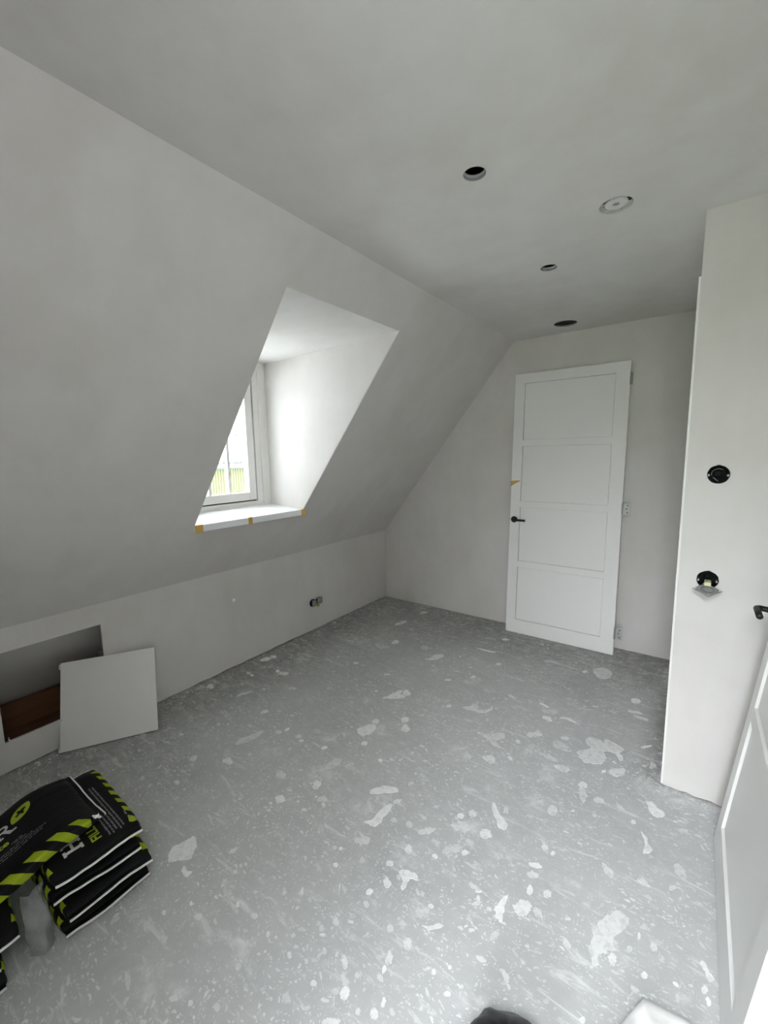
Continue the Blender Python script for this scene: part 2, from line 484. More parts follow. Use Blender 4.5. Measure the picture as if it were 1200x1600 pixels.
# outlines of the plaster splashes (kind 0) and powdery scuffs (kind 1) on the screed, millimetres
SPL = [[0,[[-1505,630],[-1532,647],[-1551,678],[-1538,717],[-1530,749],[-1486,733],[-1463,708],[-1450,681],[-1487,651]]],
[0,[[-1427,641],[-1443,659],[-1416,656],[-1396,662],[-1393,643],[-1409,637]]],
[0,[[-1226,602],[-1222,599],[-1219,596],[-1220,591],[-1223,587],[-1228,583],[-1233,582],[-1239,582],[-1243,584],[-1246,588],[-1245,592],[-1243,597],[-1238,600],[-1232,602]]],
[0,[[-1251,502],[-1249,500],[-1250,497],[-1253,494],[-1258,490],[-1263,488],[-1268,487],[-1272,487],[-1274,489],[-1273,492],[-1270,496],[-1265,499],[-1259,502],[-1254,503]]],
[0,[[-824,625],[-822,620],[-823,615],[-825,611],[-829,609],[-834,609],[-839,612],[-843,617],[-845,622],[-844,627],[-842,631],[-838,633],[-833,632],[-828,630]]],
[0,[[-1331,535],[-1329,533],[-1330,530],[-1331,528],[-1335,527],[-1338,527],[-1342,528],[-1345,530],[-1347,533],[-1347,536],[-1345,538],[-1342,539],[-1338,539],[-1334,537]]],
[0,[[-1285,604],[-1283,601],[-1282,599],[-1283,596],[-1285,595],[-1289,595],[-1292,596],[-1296,598],[-1298,601],[-1299,604],[-1298,606],[-1296,607],[-1292,607],[-1289,606]]],
[0,[[-1261,761],[-1258,760],[-1257,757],[-1257,754],[-1259,751],[-1262,749],[-1266,748],[-1269,748],[-1271,750],[-1272,752],[-1272,755],[-1270,758],[-1267,761],[-1264,762]]],
[0,[[-1341,815],[-1338,812],[-1336,807],[-1336,801],[-1338,794],[-1341,788],[-1345,785],[-1350,784],[-1353,787],[-1355,791],[-1355,798],[-1353,805],[-1350,811],[-1346,814]]],
[0,[[-1375,1083],[-1369,1075],[-1369,1067],[-1373,1059],[-1381,1053],[-1392,1051],[-1403,1052],[-1412,1057],[-1417,1064],[-1418,1073],[-1414,1081],[-1406,1086],[-1395,1089],[-1384,1088]]],
[0,[[-1530,1160],[-1522,1177],[-1480,1176],[-1473,1156],[-1500,1149]]],
[0,[[-1319,1247],[-1311,1243],[-1305,1234],[-1301,1223],[-1302,1213],[-1306,1204],[-1312,1199],[-1320,1199],[-1328,1203],[-1334,1211],[-1337,1222],[-1337,1233],[-1333,1242],[-1327,1247]]],
[0,[[-1058,817],[-1055,815],[-1053,813],[-1052,809],[-1053,805],[-1055,802],[-1058,800],[-1061,799],[-1064,801],[-1066,803],[-1067,807],[-1067,811],[-1065,814],[-1062,816]]],
[0,[[-1007,850],[-1004,843],[-1002,837],[-1003,833],[-1006,832],[-1010,834],[-1016,838],[-1020,845],[-1024,852],[-1026,858],[-1025,862],[-1022,863],[-1017,861],[-1012,856]]],
[0,[[-1074,710],[-1071,706],[-1071,702],[-1073,698],[-1077,695],[-1083,694],[-1088,694],[-1093,696],[-1095,699],[-1095,703],[-1093,707],[-1089,710],[-1084,712],[-1078,712]]],
[0,[[-996,696],[-995,692],[-996,688],[-997,686],[-1000,685],[-1003,686],[-1006,689],[-1009,692],[-1010,696],[-1009,700],[-1007,702],[-1004,703],[-1001,702],[-998,699]]],
[0,[[-898,729],[-895,727],[-895,724],[-896,721],[-898,718],[-901,715],[-905,714],[-908,714],[-910,716],[-911,719],[-910,723],[-908,726],[-905,728],[-901,730]]],
[0,[[-897,700],[-895,697],[-894,694],[-895,691],[-897,689],[-901,689],[-905,690],[-908,692],[-911,695],[-912,698],[-911,701],[-908,703],[-905,703],[-901,702]]],
[0,[[-787,695],[-786,693],[-786,690],[-788,687],[-791,685],[-795,684],[-798,684],[-800,685],[-801,687],[-801,690],[-799,692],[-796,694],[-792,696],[-789,696]]],
[0,[[-1169,620],[-1166,618],[-1165,615],[-1165,613],[-1167,612],[-1170,612],[-1174,612],[-1178,614],[-1181,617],[-1182,619],[-1182,621],[-1180,623],[-1177,623],[-1173,622]]],
[0,[[-1856,862],[-1851,859],[-1850,854],[-1852,849],[-1857,846],[-1864,844],[-1871,844],[-1878,847],[-1883,851],[-1885,855],[-1883,860],[-1878,863],[-1871,865],[-1863,865]]],
[0,[[-1153,694],[-1152,690],[-1152,687],[-1153,685],[-1156,684],[-1159,685],[-1162,687],[-1165,690],[-1166,693],[-1167,696],[-1165,698],[-1163,699],[-1159,699],[-1156,697]]],
[1,[[-1006,645],[-1008,636],[-1018,627],[-1034,620],[-1053,615],[-1071,615],[-1086,619],[-1093,626],[-1092,635],[-1082,645],[-1065,652],[-1046,657],[-1027,657],[-1013,652]]],
[1,[[-960,608],[-960,601],[-966,592],[-978,585],[-993,579],[-1008,577],[-1020,578],[-1027,583],[-1028,591],[-1021,600],[-1009,608],[-994,613],[-979,615],[-967,614]]],
[1,[[-1186,448],[-1178,441],[-1175,433],[-1179,425],[-1189,418],[-1202,414],[-1216,414],[-1229,417],[-1238,424],[-1240,432],[-1237,441],[-1227,448],[-1213,452],[-1199,452]]],
[1,[[-1140,407],[-1138,398],[-1140,390],[-1146,384],[-1155,381],[-1165,383],[-1174,388],[-1181,396],[-1183,405],[-1181,414],[-1174,420],[-1165,423],[-1155,421],[-1146,416]]],
[1,[[-1077,456],[-1074,450],[-1075,443],[-1079,438],[-1087,435],[-1095,435],[-1103,438],[-1110,443],[-1113,450],[-1112,456],[-1107,462],[-1100,464],[-1091,464],[-1083,461]]],
[1,[[-1094,411],[-1093,406],[-1093,402],[-1095,399],[-1098,398],[-1102,399],[-1106,402],[-1109,407],[-1110,412],[-1110,416],[-1108,419],[-1105,420],[-1101,419],[-1097,416]]],
[1,[[-1391,498],[-1380,490],[-1375,481],[-1378,472],[-1387,465],[-1402,462],[-1419,462],[-1435,467],[-1447,474],[-1453,483],[-1450,493],[-1440,500],[-1425,503],[-1407,503]]],
[0,[[-1017,1195],[-994,1225],[-992,1301],[-980,1330],[-967,1324],[-960,1268],[-962,1205],[-988,1196]]],
[0,[[-1094,1341],[-1061,1393],[-1007,1419],[-993,1401],[-1027,1372],[-1077,1331]]],
[0,[[-910,1278],[-908,1273],[-908,1268],[-910,1263],[-915,1260],[-920,1259],[-925,1261],[-929,1264],[-931,1269],[-931,1275],[-929,1280],[-924,1283],[-919,1284],[-914,1282]]],
[0,[[-851,1302],[-846,1296],[-844,1290],[-844,1284],[-847,1279],[-852,1277],[-858,1278],[-864,1281],[-869,1287],[-872,1293],[-872,1299],[-869,1304],[-864,1306],[-857,1305]]],
[0,[[-961,1493],[-958,1488],[-957,1482],[-959,1475],[-962,1469],[-967,1465],[-972,1464],[-976,1466],[-979,1470],[-980,1477],[-978,1483],[-975,1489],[-970,1494],[-965,1495]]],
[0,[[-990,1102],[-986,1122],[-950,1152],[-942,1127],[-960,1110]]],
[0,[[-953,1376],[-951,1371],[-950,1365],[-953,1357],[-957,1351],[-962,1346],[-967,1343],[-971,1345],[-974,1349],[-974,1355],[-972,1363],[-968,1370],[-963,1375],[-957,1377]]],
[0,[[-977,994],[-975,990],[-975,987],[-977,983],[-981,981],[-985,980],[-989,981],[-993,983],[-994,986],[-994,990],[-992,993],[-989,996],[-985,997],[-980,996]]],
[0,[[-1029,1042],[-1027,1039],[-1027,1036],[-1029,1032],[-1032,1030],[-1036,1029],[-1040,1030],[-1043,1032],[-1045,1035],[-1045,1039],[-1043,1042],[-1040,1044],[-1036,1045],[-1032,1044]]],
[0,[[-1007,1052],[-1005,1050],[-1005,1047],[-1007,1044],[-1010,1042],[-1013,1041],[-1016,1042],[-1019,1044],[-1020,1046],[-1020,1049],[-1019,1052],[-1016,1054],[-1013,1055],[-1009,1054]]],
[0,[[-815,1117],[-813,1113],[-814,1107],[-817,1103],[-822,1099],[-827,1098],[-832,1099],[-836,1102],[-838,1107],[-838,1112],[-835,1117],[-830,1120],[-824,1122],[-819,1121]]],
[0,[[-780,1051],[-777,1044],[-777,1037],[-780,1031],[-785,1029],[-791,1029],[-797,1033],[-802,1039],[-805,1046],[-805,1053],[-803,1059],[-798,1062],[-792,1061],[-785,1057]]],
[0,[[-817,995],[-815,992],[-814,988],[-814,984],[-816,979],[-820,975],[-824,973],[-827,973],[-830,975],[-831,979],[-830,984],[-828,989],[-825,993],[-821,995]]],
[0,[[-799,952],[-795,949],[-793,944],[-792,940],[-795,937],[-799,936],[-804,936],[-809,938],[-813,942],[-816,946],[-816,950],[-814,953],[-809,955],[-804,954]]],
[0,[[-782,1104],[-765,1119],[-724,1131],[-710,1115],[-733,1102],[-727,1062],[-738,1057],[-750,1087]]],
[0,[[-845,854],[-840,850],[-838,844],[-838,840],[-841,837],[-847,835],[-853,837],[-859,840],[-864,845],[-866,850],[-866,855],[-863,858],[-857,859],[-851,858]]],
[0,[[-690,938],[-688,934],[-688,930],[-690,926],[-694,923],[-699,922],[-703,924],[-706,926],[-708,931],[-708,935],[-706,939],[-702,942],[-697,943],[-693,941]]],
[0,[[-619,937],[-615,930],[-614,923],[-616,918],[-620,915],[-625,914],[-632,917],[-637,922],[-641,928],[-642,935],[-641,941],[-637,944],[-631,945],[-625,942]]],
[0,[[-618,1000],[-596,1013],[-579,1036],[-561,1040],[-569,1023],[-595,1002]]],
[0,[[-646,868],[-644,860],[-643,853],[-644,848],[-647,847],[-651,849],[-656,854],[-660,861],[-663,869],[-664,877],[-663,882],[-660,883],[-655,881],[-650,876]]],
[0,[[-643,836],[-642,832],[-643,828],[-644,825],[-646,824],[-649,825],[-651,828],[-653,832],[-654,836],[-654,840],[-653,843],[-650,844],[-648,843],[-645,840]]],
[0,[[-640,818],[-635,815],[-633,811],[-632,808],[-634,805],[-638,803],[-643,803],[-648,804],[-653,807],[-655,810],[-656,814],[-654,817],[-650,819],[-645,819]]],
[0,[[-693,729],[-692,723],[-693,717],[-697,712],[-702,710],[-707,710],[-713,714],[-716,719],[-718,726],[-716,732],[-713,737],[-708,739],[-702,738],[-697,735]]],
[0,[[-720,720],[-719,717],[-720,713],[-722,710],[-725,707],[-730,706],[-734,706],[-737,708],[-738,711],[-737,714],[-735,718],[-731,720],[-727,722],[-723,721]]],
[0,[[-749,785],[-743,780],[-739,774],[-738,770],[-741,768],[-746,768],[-752,770],[-759,775],[-765,780],[-769,785],[-770,790],[-768,792],[-762,792],[-756,790]]],
[0,[[-601,744],[-598,739],[-598,734],[-600,729],[-604,727],[-609,726],[-614,728],[-618,731],[-621,736],[-621,741],[-619,746],[-615,749],[-610,749],[-605,748]]],
[0,[[-678,672],[-677,668],[-679,662],[-684,655],[-692,648],[-700,642],[-707,640],[-712,640],[-713,644],[-711,650],[-706,657],[-699,664],[-690,670],[-683,672]]],
[0,[[-869,809],[-866,805],[-865,801],[-866,798],[-869,796],[-873,796],[-877,797],[-881,801],[-884,804],[-885,808],[-884,812],[-881,813],[-878,814],[-873,812]]],
[0,[[-853,798],[-852,796],[-853,794],[-855,791],[-859,789],[-862,787],[-865,787],[-867,788],[-868,790],[-867,792],[-865,795],[-861,797],[-858,799],[-855,799]]],
[0,[[-818,770],[-816,766],[-815,763],[-816,760],[-819,758],[-822,757],[-826,759],[-830,761],[-832,764],[-833,768],[-832,771],[-829,773],[-825,773],[-821,772]]],
[0,[[-761,1328],[-760,1322],[-763,1312],[-771,1300],[-781,1290],[-791,1282],[-800,1279],[-806,1281],[-808,1288],[-804,1298],[-797,1309],[-787,1320],[-776,1327],[-767,1331]]],
[0,[[-648,1415],[-648,1404],[-655,1393],[-666,1383],[-680,1377],[-694,1375],[-705,1379],[-712,1387],[-712,1398],[-705,1410],[-694,1420],[-680,1426],[-665,1427],[-654,1423]]],
[0,[[-638,1321],[-635,1311],[-639,1299],[-647,1285],[-658,1272],[-670,1264],[-681,1261],[-688,1264],[-691,1273],[-688,1286],[-680,1300],[-669,1313],[-656,1321],[-645,1324]]],
[0,[[-609,1315],[-607,1309],[-608,1303],[-610,1298],[-614,1296],[-619,1295],[-623,1298],[-626,1302],[-628,1308],[-628,1314],[-625,1319],[-621,1322],[-616,1322],[-612,1319]]],
[0,[[-690,1232],[-691,1228],[-694,1225],[-699,1224],[-704,1223],[-709,1225],[-712,1227],[-713,1231],[-712,1234],[-709,1237],[-705,1239],[-700,1239],[-695,1238],[-691,1235]]],
[0,[[-659,1496],[-657,1488],[-658,1480],[-661,1474],[-666,1470],[-672,1470],[-678,1473],[-683,1479],[-685,1487],[-684,1495],[-681,1502],[-675,1506],[-669,1506],[-663,1503]]],
[0,[[-692,1458],[-691,1452],[-692,1446],[-696,1441],[-701,1437],[-707,1436],[-712,1437],[-716,1441],[-717,1447],[-716,1454],[-712,1459],[-707,1463],[-701,1464],[-695,1462]]],
[0,[[-620,1579],[-610,1591],[-580,1557],[-533,1524],[-530,1498],[-555,1485],[-578,1519],[-604,1549]]],
[0,[[-552,1590],[-550,1583],[-551,1576],[-553,1571],[-557,1569],[-562,1569],[-566,1572],[-569,1577],[-571,1584],[-570,1591],[-568,1596],[-564,1599],[-559,1599],[-555,1595]]],
[0,[[-450,1183],[-447,1203],[-430,1254],[-424,1201],[-418,1157],[-436,1162]]],
[0,[[-410,1109],[-413,1099],[-416,1091],[-420,1087],[-424,1087],[-426,1091],[-427,1099],[-426,1110],[-423,1120],[-419,1128],[-415,1132],[-412,1132],[-410,1128],[-409,1119]]],
[0,[[-375,1032],[-365,1037],[-344,1028],[-343,1013],[-352,1004],[-356,1020]]],
[0,[[-463,897],[-463,894],[-464,891],[-467,888],[-470,886],[-473,885],[-476,885],[-478,886],[-478,889],[-477,892],[-475,895],[-471,897],[-468,898],[-465,898]]],
[0,[[-521,918],[-520,915],[-520,911],[-522,908],[-525,906],[-528,906],[-531,907],[-533,909],[-534,913],[-534,916],[-532,919],[-529,921],[-526,922],[-523,920]]],
[0,[[-540,919],[-539,917],[-540,914],[-541,910],[-544,907],[-547,903],[-549,902],[-551,901],[-552,903],[-551,906],[-549,910],[-547,913],[-544,917],[-541,918]]],
[0,[[-489,954],[-488,952],[-489,949],[-490,947],[-492,946],[-494,945],[-496,946],[-498,948],[-499,950],[-498,953],[-497,955],[-495,957],[-493,957],[-490,956]]],
[0,[[-618,1071],[-618,1068],[-618,1065],[-620,1062],[-623,1059],[-627,1059],[-630,1059],[-632,1061],[-633,1065],[-633,1068],[-630,1071],[-627,1074],[-624,1074],[-621,1074]]],
[0,[[-788,1204],[-785,1197],[-784,1190],[-786,1184],[-791,1181],[-796,1181],[-802,1184],[-808,1190],[-811,1197],[-811,1204],[-809,1209],[-805,1213],[-799,1213],[-793,1209]]],
[0,[[-663,1088],[-662,1084],[-662,1080],[-663,1077],[-665,1076],[-668,1076],[-671,1077],[-674,1080],[-675,1083],[-675,1087],[-674,1090],[-672,1092],[-669,1092],[-665,1090]]],
[0,[[-496,1171],[-495,1168],[-497,1164],[-500,1159],[-505,1154],[-509,1151],[-513,1150],[-516,1151],[-516,1154],[-515,1159],[-511,1164],[-507,1168],[-502,1171],[-498,1173]]],
[0,[[-501,1184],[-499,1177],[-498,1172],[-499,1168],[-501,1167],[-504,1168],[-507,1172],[-510,1177],[-512,1183],[-513,1189],[-513,1193],[-511,1195],[-508,1193],[-504,1189]]],
[0,[[-566,1435],[-567,1426],[-572,1417],[-579,1412],[-588,1410],[-597,1412],[-604,1418],[-607,1427],[-606,1437],[-601,1446],[-594,1451],[-584,1453],[-576,1450],[-569,1444]]],
[0,[[-508,1210],[-508,1208],[-510,1205],[-513,1202],[-516,1199],[-520,1198],[-523,1197],[-524,1198],[-524,1201],[-522,1203],[-520,1206],[-516,1209],[-512,1211],[-510,1211]]],
[0,[[-599,773],[-598,768],[-598,763],[-600,760],[-602,759],[-605,760],[-608,763],[-610,768],[-611,773],[-611,778],[-609,781],[-607,783],[-604,781],[-601,778]]],
[0,[[-698,779],[-697,776],[-697,773],[-698,771],[-700,769],[-703,769],[-706,770],[-709,771],[-710,774],[-710,777],[-709,780],[-707,781],[-704,782],[-700,781]]],
[0,[[-1225,1189],[-1221,1183],[-1222,1176],[-1225,1170],[-1232,1165],[-1240,1163],[-1248,1164],[-1255,1168],[-1258,1174],[-1258,1181],[-1254,1187],[-1247,1192],[-1239,1194],[-1231,1193]]],
[0,[[-1208,1163],[-1205,1159],[-1204,1154],[-1204,1150],[-1207,1148],[-1212,1148],[-1217,1150],[-1222,1154],[-1226,1158],[-1227,1163],[-1226,1167],[-1223,1169],[-1219,1169],[-1213,1167]]],
[1,[[-992,1346],[-986,1329],[-991,1304],[-1007,1276],[-1029,1252],[-1055,1235],[-1078,1228],[-1096,1234],[-1103,1250],[-1099,1275],[-1084,1303],[-1060,1329],[-1034,1347],[-1009,1353]]],
[1,[[-610,1430],[-613,1417],[-620,1406],[-631,1401],[-643,1401],[-654,1407],[-662,1418],[-665,1432],[-663,1446],[-655,1456],[-644,1462],[-632,1462],[-621,1455],[-613,1444]]],
[1,[[-638,1655],[-624,1626],[-615,1603],[-613,1587],[-617,1583],[-627,1591],[-641,1610],[-657,1636],[-671,1665],[-681,1690],[-684,1707],[-680,1712],[-669,1703],[-654,1682]]],
[1,[[-475,1379],[-480,1372],[-490,1369],[-503,1368],[-517,1372],[-529,1378],[-537,1387],[-539,1395],[-535,1402],[-524,1406],[-511,1406],[-497,1403],[-485,1396],[-477,1387]]],
[1,[[-757,765],[-754,758],[-755,750],[-760,742],[-769,736],[-779,733],[-788,734],[-796,738],[-799,745],[-798,753],[-793,761],[-784,768],[-774,771],[-764,770]]],
[1,[[-385,941],[-384,932],[-388,922],[-395,913],[-404,906],[-414,903],[-423,904],[-428,910],[-429,918],[-426,928],[-419,938],[-409,945],[-399,948],[-390,946]]],
[1,[[-609,1057],[-606,1046],[-609,1033],[-617,1022],[-628,1014],[-641,1011],[-652,1013],[-660,1020],[-664,1031],[-661,1044],[-653,1055],[-641,1064],[-628,1067],[-617,1064]]],
[1,[[-763,1182],[-758,1168],[-760,1153],[-769,1140],[-782,1131],[-797,1127],[-811,1131],[-821,1140],[-827,1153],[-825,1169],[-816,1182],[-803,1192],[-788,1195],[-773,1191]]],
[0,[[-173,1250],[-172,1285],[-166,1332],[-144,1379],[-118,1410],[-91,1404],[-86,1386],[-100,1348],[-119,1312],[-110,1284],[-125,1262],[-144,1246],[-147,1225],[-138,1211],[-154,1210],[-167,1227]]],
[0,[[-101,1258],[-101,1249],[-103,1241],[-106,1235],[-110,1233],[-114,1233],[-117,1238],[-119,1245],[-119,1254],[-118,1262],[-115,1268],[-111,1271],[-107,1270],[-103,1265]]],
[0,[[-85,1974],[-67,1987],[-34,1961],[-18,1941],[-46,1906],[-68,1922]]],
[0,[[21,1702],[35,1720],[54,1698],[62,1670],[50,1658],[29,1677]]],
[0,[[34,1612],[33,1606],[30,1600],[26,1595],[21,1592],[17,1591],[14,1593],[13,1597],[14,1602],[16,1608],[20,1614],[25,1617],[29,1618],[32,1616]]],
[0,[[-380,1697],[-383,1685],[-389,1677],[-398,1672],[-407,1674],[-414,1680],[-419,1690],[-420,1702],[-417,1714],[-411,1723],[-402,1727],[-393,1726],[-385,1719],[-381,1709]]],
[0,[[-307,1876],[-302,1854],[-301,1835],[-303,1822],[-307,1818],[-314,1824],[-321,1838],[-328,1858],[-333,1880],[-334,1900],[-333,1914],[-328,1918],[-321,1912],[-313,1897]]],
[0,[[-313,1932],[-313,1925],[-315,1917],[-319,1911],[-325,1907],[-331,1906],[-335,1909],[-338,1915],[-338,1922],[-335,1930],[-331,1936],[-325,1940],[-320,1941],[-315,1938]]],
[0,[[-234,1874],[-235,1866],[-240,1858],[-247,1852],[-255,1849],[-263,1849],[-269,1853],[-271,1860],[-270,1868],[-265,1876],[-258,1882],[-249,1885],[-242,1885],[-236,1881]]],
[0,[[-164,1554],[-156,1546],[-152,1536],[-151,1529],[-153,1524],[-159,1523],[-166,1526],[-175,1532],[-182,1541],[-187,1550],[-188,1559],[-186,1564],[-180,1565],[-172,1561]]],
[0,[[-78,1566],[-61,1578],[-40,1564],[-59,1558]]],
[0,[[-89,1792],[-68,1775],[-60,1745],[-47,1728],[-72,1694],[-71,1746]]],
[0,[[-326,1265],[-321,1261],[-318,1255],[-317,1248],[-320,1243],[-325,1240],[-331,1240],[-337,1243],[-342,1247],[-345,1254],[-346,1260],[-343,1265],[-338,1268],[-332,1268]]],
[0,[[-352,1256],[-351,1244],[-355,1231],[-363,1219],[-373,1212],[-384,1210],[-394,1213],[-400,1222],[-401,1234],[-397,1247],[-389,1258],[-378,1266],[-367,1268],[-358,1265]]],
[0,[[-366,1376],[-367,1369],[-372,1363],[-379,1359],[-386,1358],[-393,1359],[-398,1363],[-400,1368],[-398,1375],[-393,1381],[-387,1385],[-379,1387],[-372,1386],[-367,1382]]],
[0,[[-366,1317],[-365,1311],[-366,1305],[-368,1300],[-371,1297],[-375,1298],[-379,1301],[-381,1307],[-383,1313],[-382,1320],[-380,1324],[-376,1327],[-372,1326],[-369,1323]]],
[0,[[-367,1507],[-368,1501],[-372,1496],[-377,1493],[-382,1492],[-387,1493],[-391,1497],[-392,1503],[-391,1508],[-388,1514],[-383,1517],[-377,1518],[-372,1517],[-369,1513]]],
[0,[[-340,1503],[-340,1498],[-341,1493],[-343,1490],[-345,1488],[-348,1488],[-351,1490],[-353,1494],[-353,1499],[-353,1503],[-351,1507],[-348,1509],[-345,1509],[-342,1507]]],
[0,[[-312,1340],[-311,1334],[-313,1327],[-317,1322],[-321,1318],[-326,1318],[-330,1320],[-333,1325],[-333,1331],[-332,1338],[-328,1343],[-323,1347],[-319,1347],[-314,1345]]],
[0,[[-227,1221],[-221,1216],[-218,1210],[-217,1205],[-219,1202],[-224,1201],[-229,1203],[-235,1207],[-241,1213],[-244,1219],[-245,1224],[-243,1227],[-239,1228],[-233,1226]]],
[0,[[-67,1318],[-66,1314],[-66,1310],[-68,1305],[-70,1302],[-73,1300],[-76,1301],[-79,1304],[-80,1308],[-79,1312],[-78,1317],[-75,1320],[-72,1321],[-69,1321]]],
[0,[[-8,1367],[-6,1363],[-6,1358],[-7,1352],[-10,1348],[-14,1346],[-17,1346],[-21,1349],[-23,1353],[-23,1358],[-22,1364],[-19,1368],[-16,1370],[-12,1370]]],
[0,[[-49,1370],[-49,1365],[-50,1360],[-52,1357],[-54,1356],[-55,1357],[-57,1360],[-58,1364],[-58,1369],[-57,1374],[-56,1377],[-54,1378],[-52,1377],[-50,1374]]],
[0,[[-24,1265],[-24,1260],[-26,1256],[-28,1252],[-31,1250],[-34,1250],[-36,1252],[-37,1255],[-36,1260],[-35,1264],[-33,1268],[-30,1270],[-27,1270],[-25,1268]]],
[0,[[98,1390],[110,1399],[122,1377],[131,1359],[118,1347],[108,1372]]],
[0,[[62,1901],[60,1896],[55,1890],[49,1885],[42,1883],[36,1882],[32,1885],[31,1889],[33,1895],[38,1901],[44,1905],[51,1908],[57,1908],[60,1906]]],
[0,[[-111,1827],[-112,1822],[-115,1817],[-119,1815],[-123,1814],[-126,1816],[-128,1820],[-129,1825],[-127,1830],[-124,1835],[-120,1838],[-116,1838],[-113,1836],[-111,1832]]],
[0,[[-185,2110],[-187,2099],[-195,2087],[-206,2076],[-220,2069],[-232,2067],[-241,2070],[-245,2078],[-243,2090],[-235,2102],[-223,2113],[-210,2120],[-198,2122],[-189,2118]]],
[0,[[-399,1992],[-400,1982],[-405,1972],[-413,1962],[-423,1955],[-433,1952],[-441,1953],[-445,1959],[-445,1968],[-440,1979],[-431,1989],[-421,1996],[-411,1999],[-403,1998]]],
[0,[[116,1324],[115,1318],[113,1313],[111,1309],[108,1307],[106,1308],[104,1310],[103,1315],[104,1320],[106,1325],[108,1329],[111,1331],[114,1331],[115,1328]]],
[0,[[121,1298],[122,1294],[123,1290],[122,1286],[120,1284],[117,1283],[115,1284],[113,1287],[111,1291],[111,1295],[112,1299],[114,1301],[116,1302],[119,1300]]],
[0,[[51,1286],[49,1284],[47,1282],[44,1281],[41,1281],[38,1282],[37,1284],[37,1286],[38,1289],[41,1290],[44,1292],[47,1292],[49,1291],[51,1289]]],
[0,[[53,1256],[53,1251],[53,1246],[52,1242],[50,1240],[49,1241],[47,1244],[45,1249],[45,1255],[45,1260],[46,1263],[47,1265],[49,1264],[51,1261]]],
[0,[[-365,1419],[-367,1414],[-373,1409],[-381,1404],[-391,1401],[-400,1400],[-406,1401],[-409,1405],[-407,1410],[-401,1416],[-393,1420],[-383,1424],[-374,1425],[-368,1423]]],
[0,[[-146,1055],[-146,1051],[-148,1047],[-150,1043],[-154,1041],[-157,1040],[-159,1042],[-161,1045],[-161,1049],[-159,1053],[-157,1057],[-154,1059],[-150,1060],[-148,1058]]],
[0,[[-38,1205],[-40,1202],[-44,1200],[-48,1199],[-53,1199],[-57,1201],[-59,1204],[-58,1207],[-56,1210],[-53,1212],[-48,1213],[-43,1213],[-40,1211],[-38,1209]]],
[1,[[-435,1727],[-432,1703],[-436,1680],[-444,1662],[-457,1653],[-472,1654],[-485,1665],[-495,1684],[-499,1708],[-496,1732],[-487,1751],[-474,1761],[-458,1759],[-445,1747]]],
[1,[[74,2075],[70,2061],[59,2048],[45,2037],[30,2031],[16,2031],[7,2037],[4,2048],[8,2062],[19,2076],[33,2087],[49,2093],[63,2093],[72,2086]]],
[1,[[-70,1274],[-73,1266],[-79,1259],[-88,1254],[-97,1251],[-105,1252],[-109,1256],[-110,1263],[-107,1271],[-101,1278],[-92,1284],[-83,1286],[-75,1285],[-71,1281]]],
[1,[[-25,2145],[-34,2119],[-48,2101],[-64,2094],[-79,2100],[-91,2117],[-97,2142],[-96,2171],[-87,2198],[-73,2218],[-56,2225],[-40,2218],[-28,2200],[-23,2173]]],
[1,[[83,1279],[77,1268],[67,1259],[56,1253],[46,1253],[38,1258],[34,1267],[36,1278],[42,1290],[52,1300],[63,1305],[74,1305],[82,1300],[85,1291]]],
[0,[[-1870,1169],[-1888,1211],[-1867,1257],[-1856,1322],[-1834,1321],[-1827,1269],[-1837,1215]]],
[0,[[-1748,1380],[-1743,1374],[-1742,1367],[-1745,1360],[-1751,1354],[-1759,1351],[-1768,1351],[-1775,1354],[-1780,1360],[-1781,1367],[-1778,1374],[-1772,1380],[-1764,1383],[-1755,1383]]],
[0,[[-1632,1420],[-1628,1414],[-1627,1407],[-1630,1400],[-1636,1394],[-1644,1391],[-1652,1391],[-1659,1394],[-1663,1400],[-1664,1407],[-1661,1414],[-1655,1420],[-1647,1423],[-1639,1423]]],
[0,[[-1596,1399],[-1593,1395],[-1593,1390],[-1596,1385],[-1601,1382],[-1607,1380],[-1613,1381],[-1618,1384],[-1621,1388],[-1621,1393],[-1618,1397],[-1613,1401],[-1607,1403],[-1601,1402]]],
[0,[[-1770,1089],[-1764,1081],[-1764,1073],[-1770,1065],[-1781,1060],[-1794,1057],[-1807,1058],[-1818,1063],[-1823,1070],[-1823,1079],[-1818,1087],[-1807,1093],[-1794,1095],[-1780,1094]]],
[0,[[-1953,1005],[-1944,1000],[-1937,993],[-1933,984],[-1934,975],[-1938,968],[-1946,965],[-1954,965],[-1963,969],[-1970,976],[-1974,985],[-1973,994],[-1969,1001],[-1962,1005]]],
[0,[[-1353,1315],[-1369,1343],[-1370,1390],[-1348,1412],[-1322,1390],[-1329,1351]]],
[0,[[-2488,1903],[-2479,1892],[-2476,1876],[-2480,1859],[-2490,1844],[-2504,1834],[-2519,1830],[-2533,1835],[-2542,1846],[-2545,1861],[-2542,1878],[-2532,1894],[-2517,1904],[-2502,1908]]],
[0,[[-2477,1944],[-2470,1935],[-2468,1926],[-2471,1918],[-2479,1912],[-2491,1910],[-2503,1913],[-2514,1919],[-2521,1927],[-2523,1937],[-2520,1945],[-2512,1951],[-2500,1952],[-2488,1950]]],
[0,[[-2013,1724],[-2010,1717],[-2011,1709],[-2017,1702],[-2026,1698],[-2038,1696],[-2049,1698],[-2057,1702],[-2061,1709],[-2060,1717],[-2054,1724],[-2044,1729],[-2032,1730],[-2021,1728]]],
[0,[[-2209,1826],[-2203,1817],[-2204,1805],[-2212,1793],[-2225,1784],[-2241,1780],[-2256,1780],[-2268,1785],[-2274,1795],[-2274,1807],[-2266,1819],[-2252,1828],[-2236,1833],[-2221,1832]]],
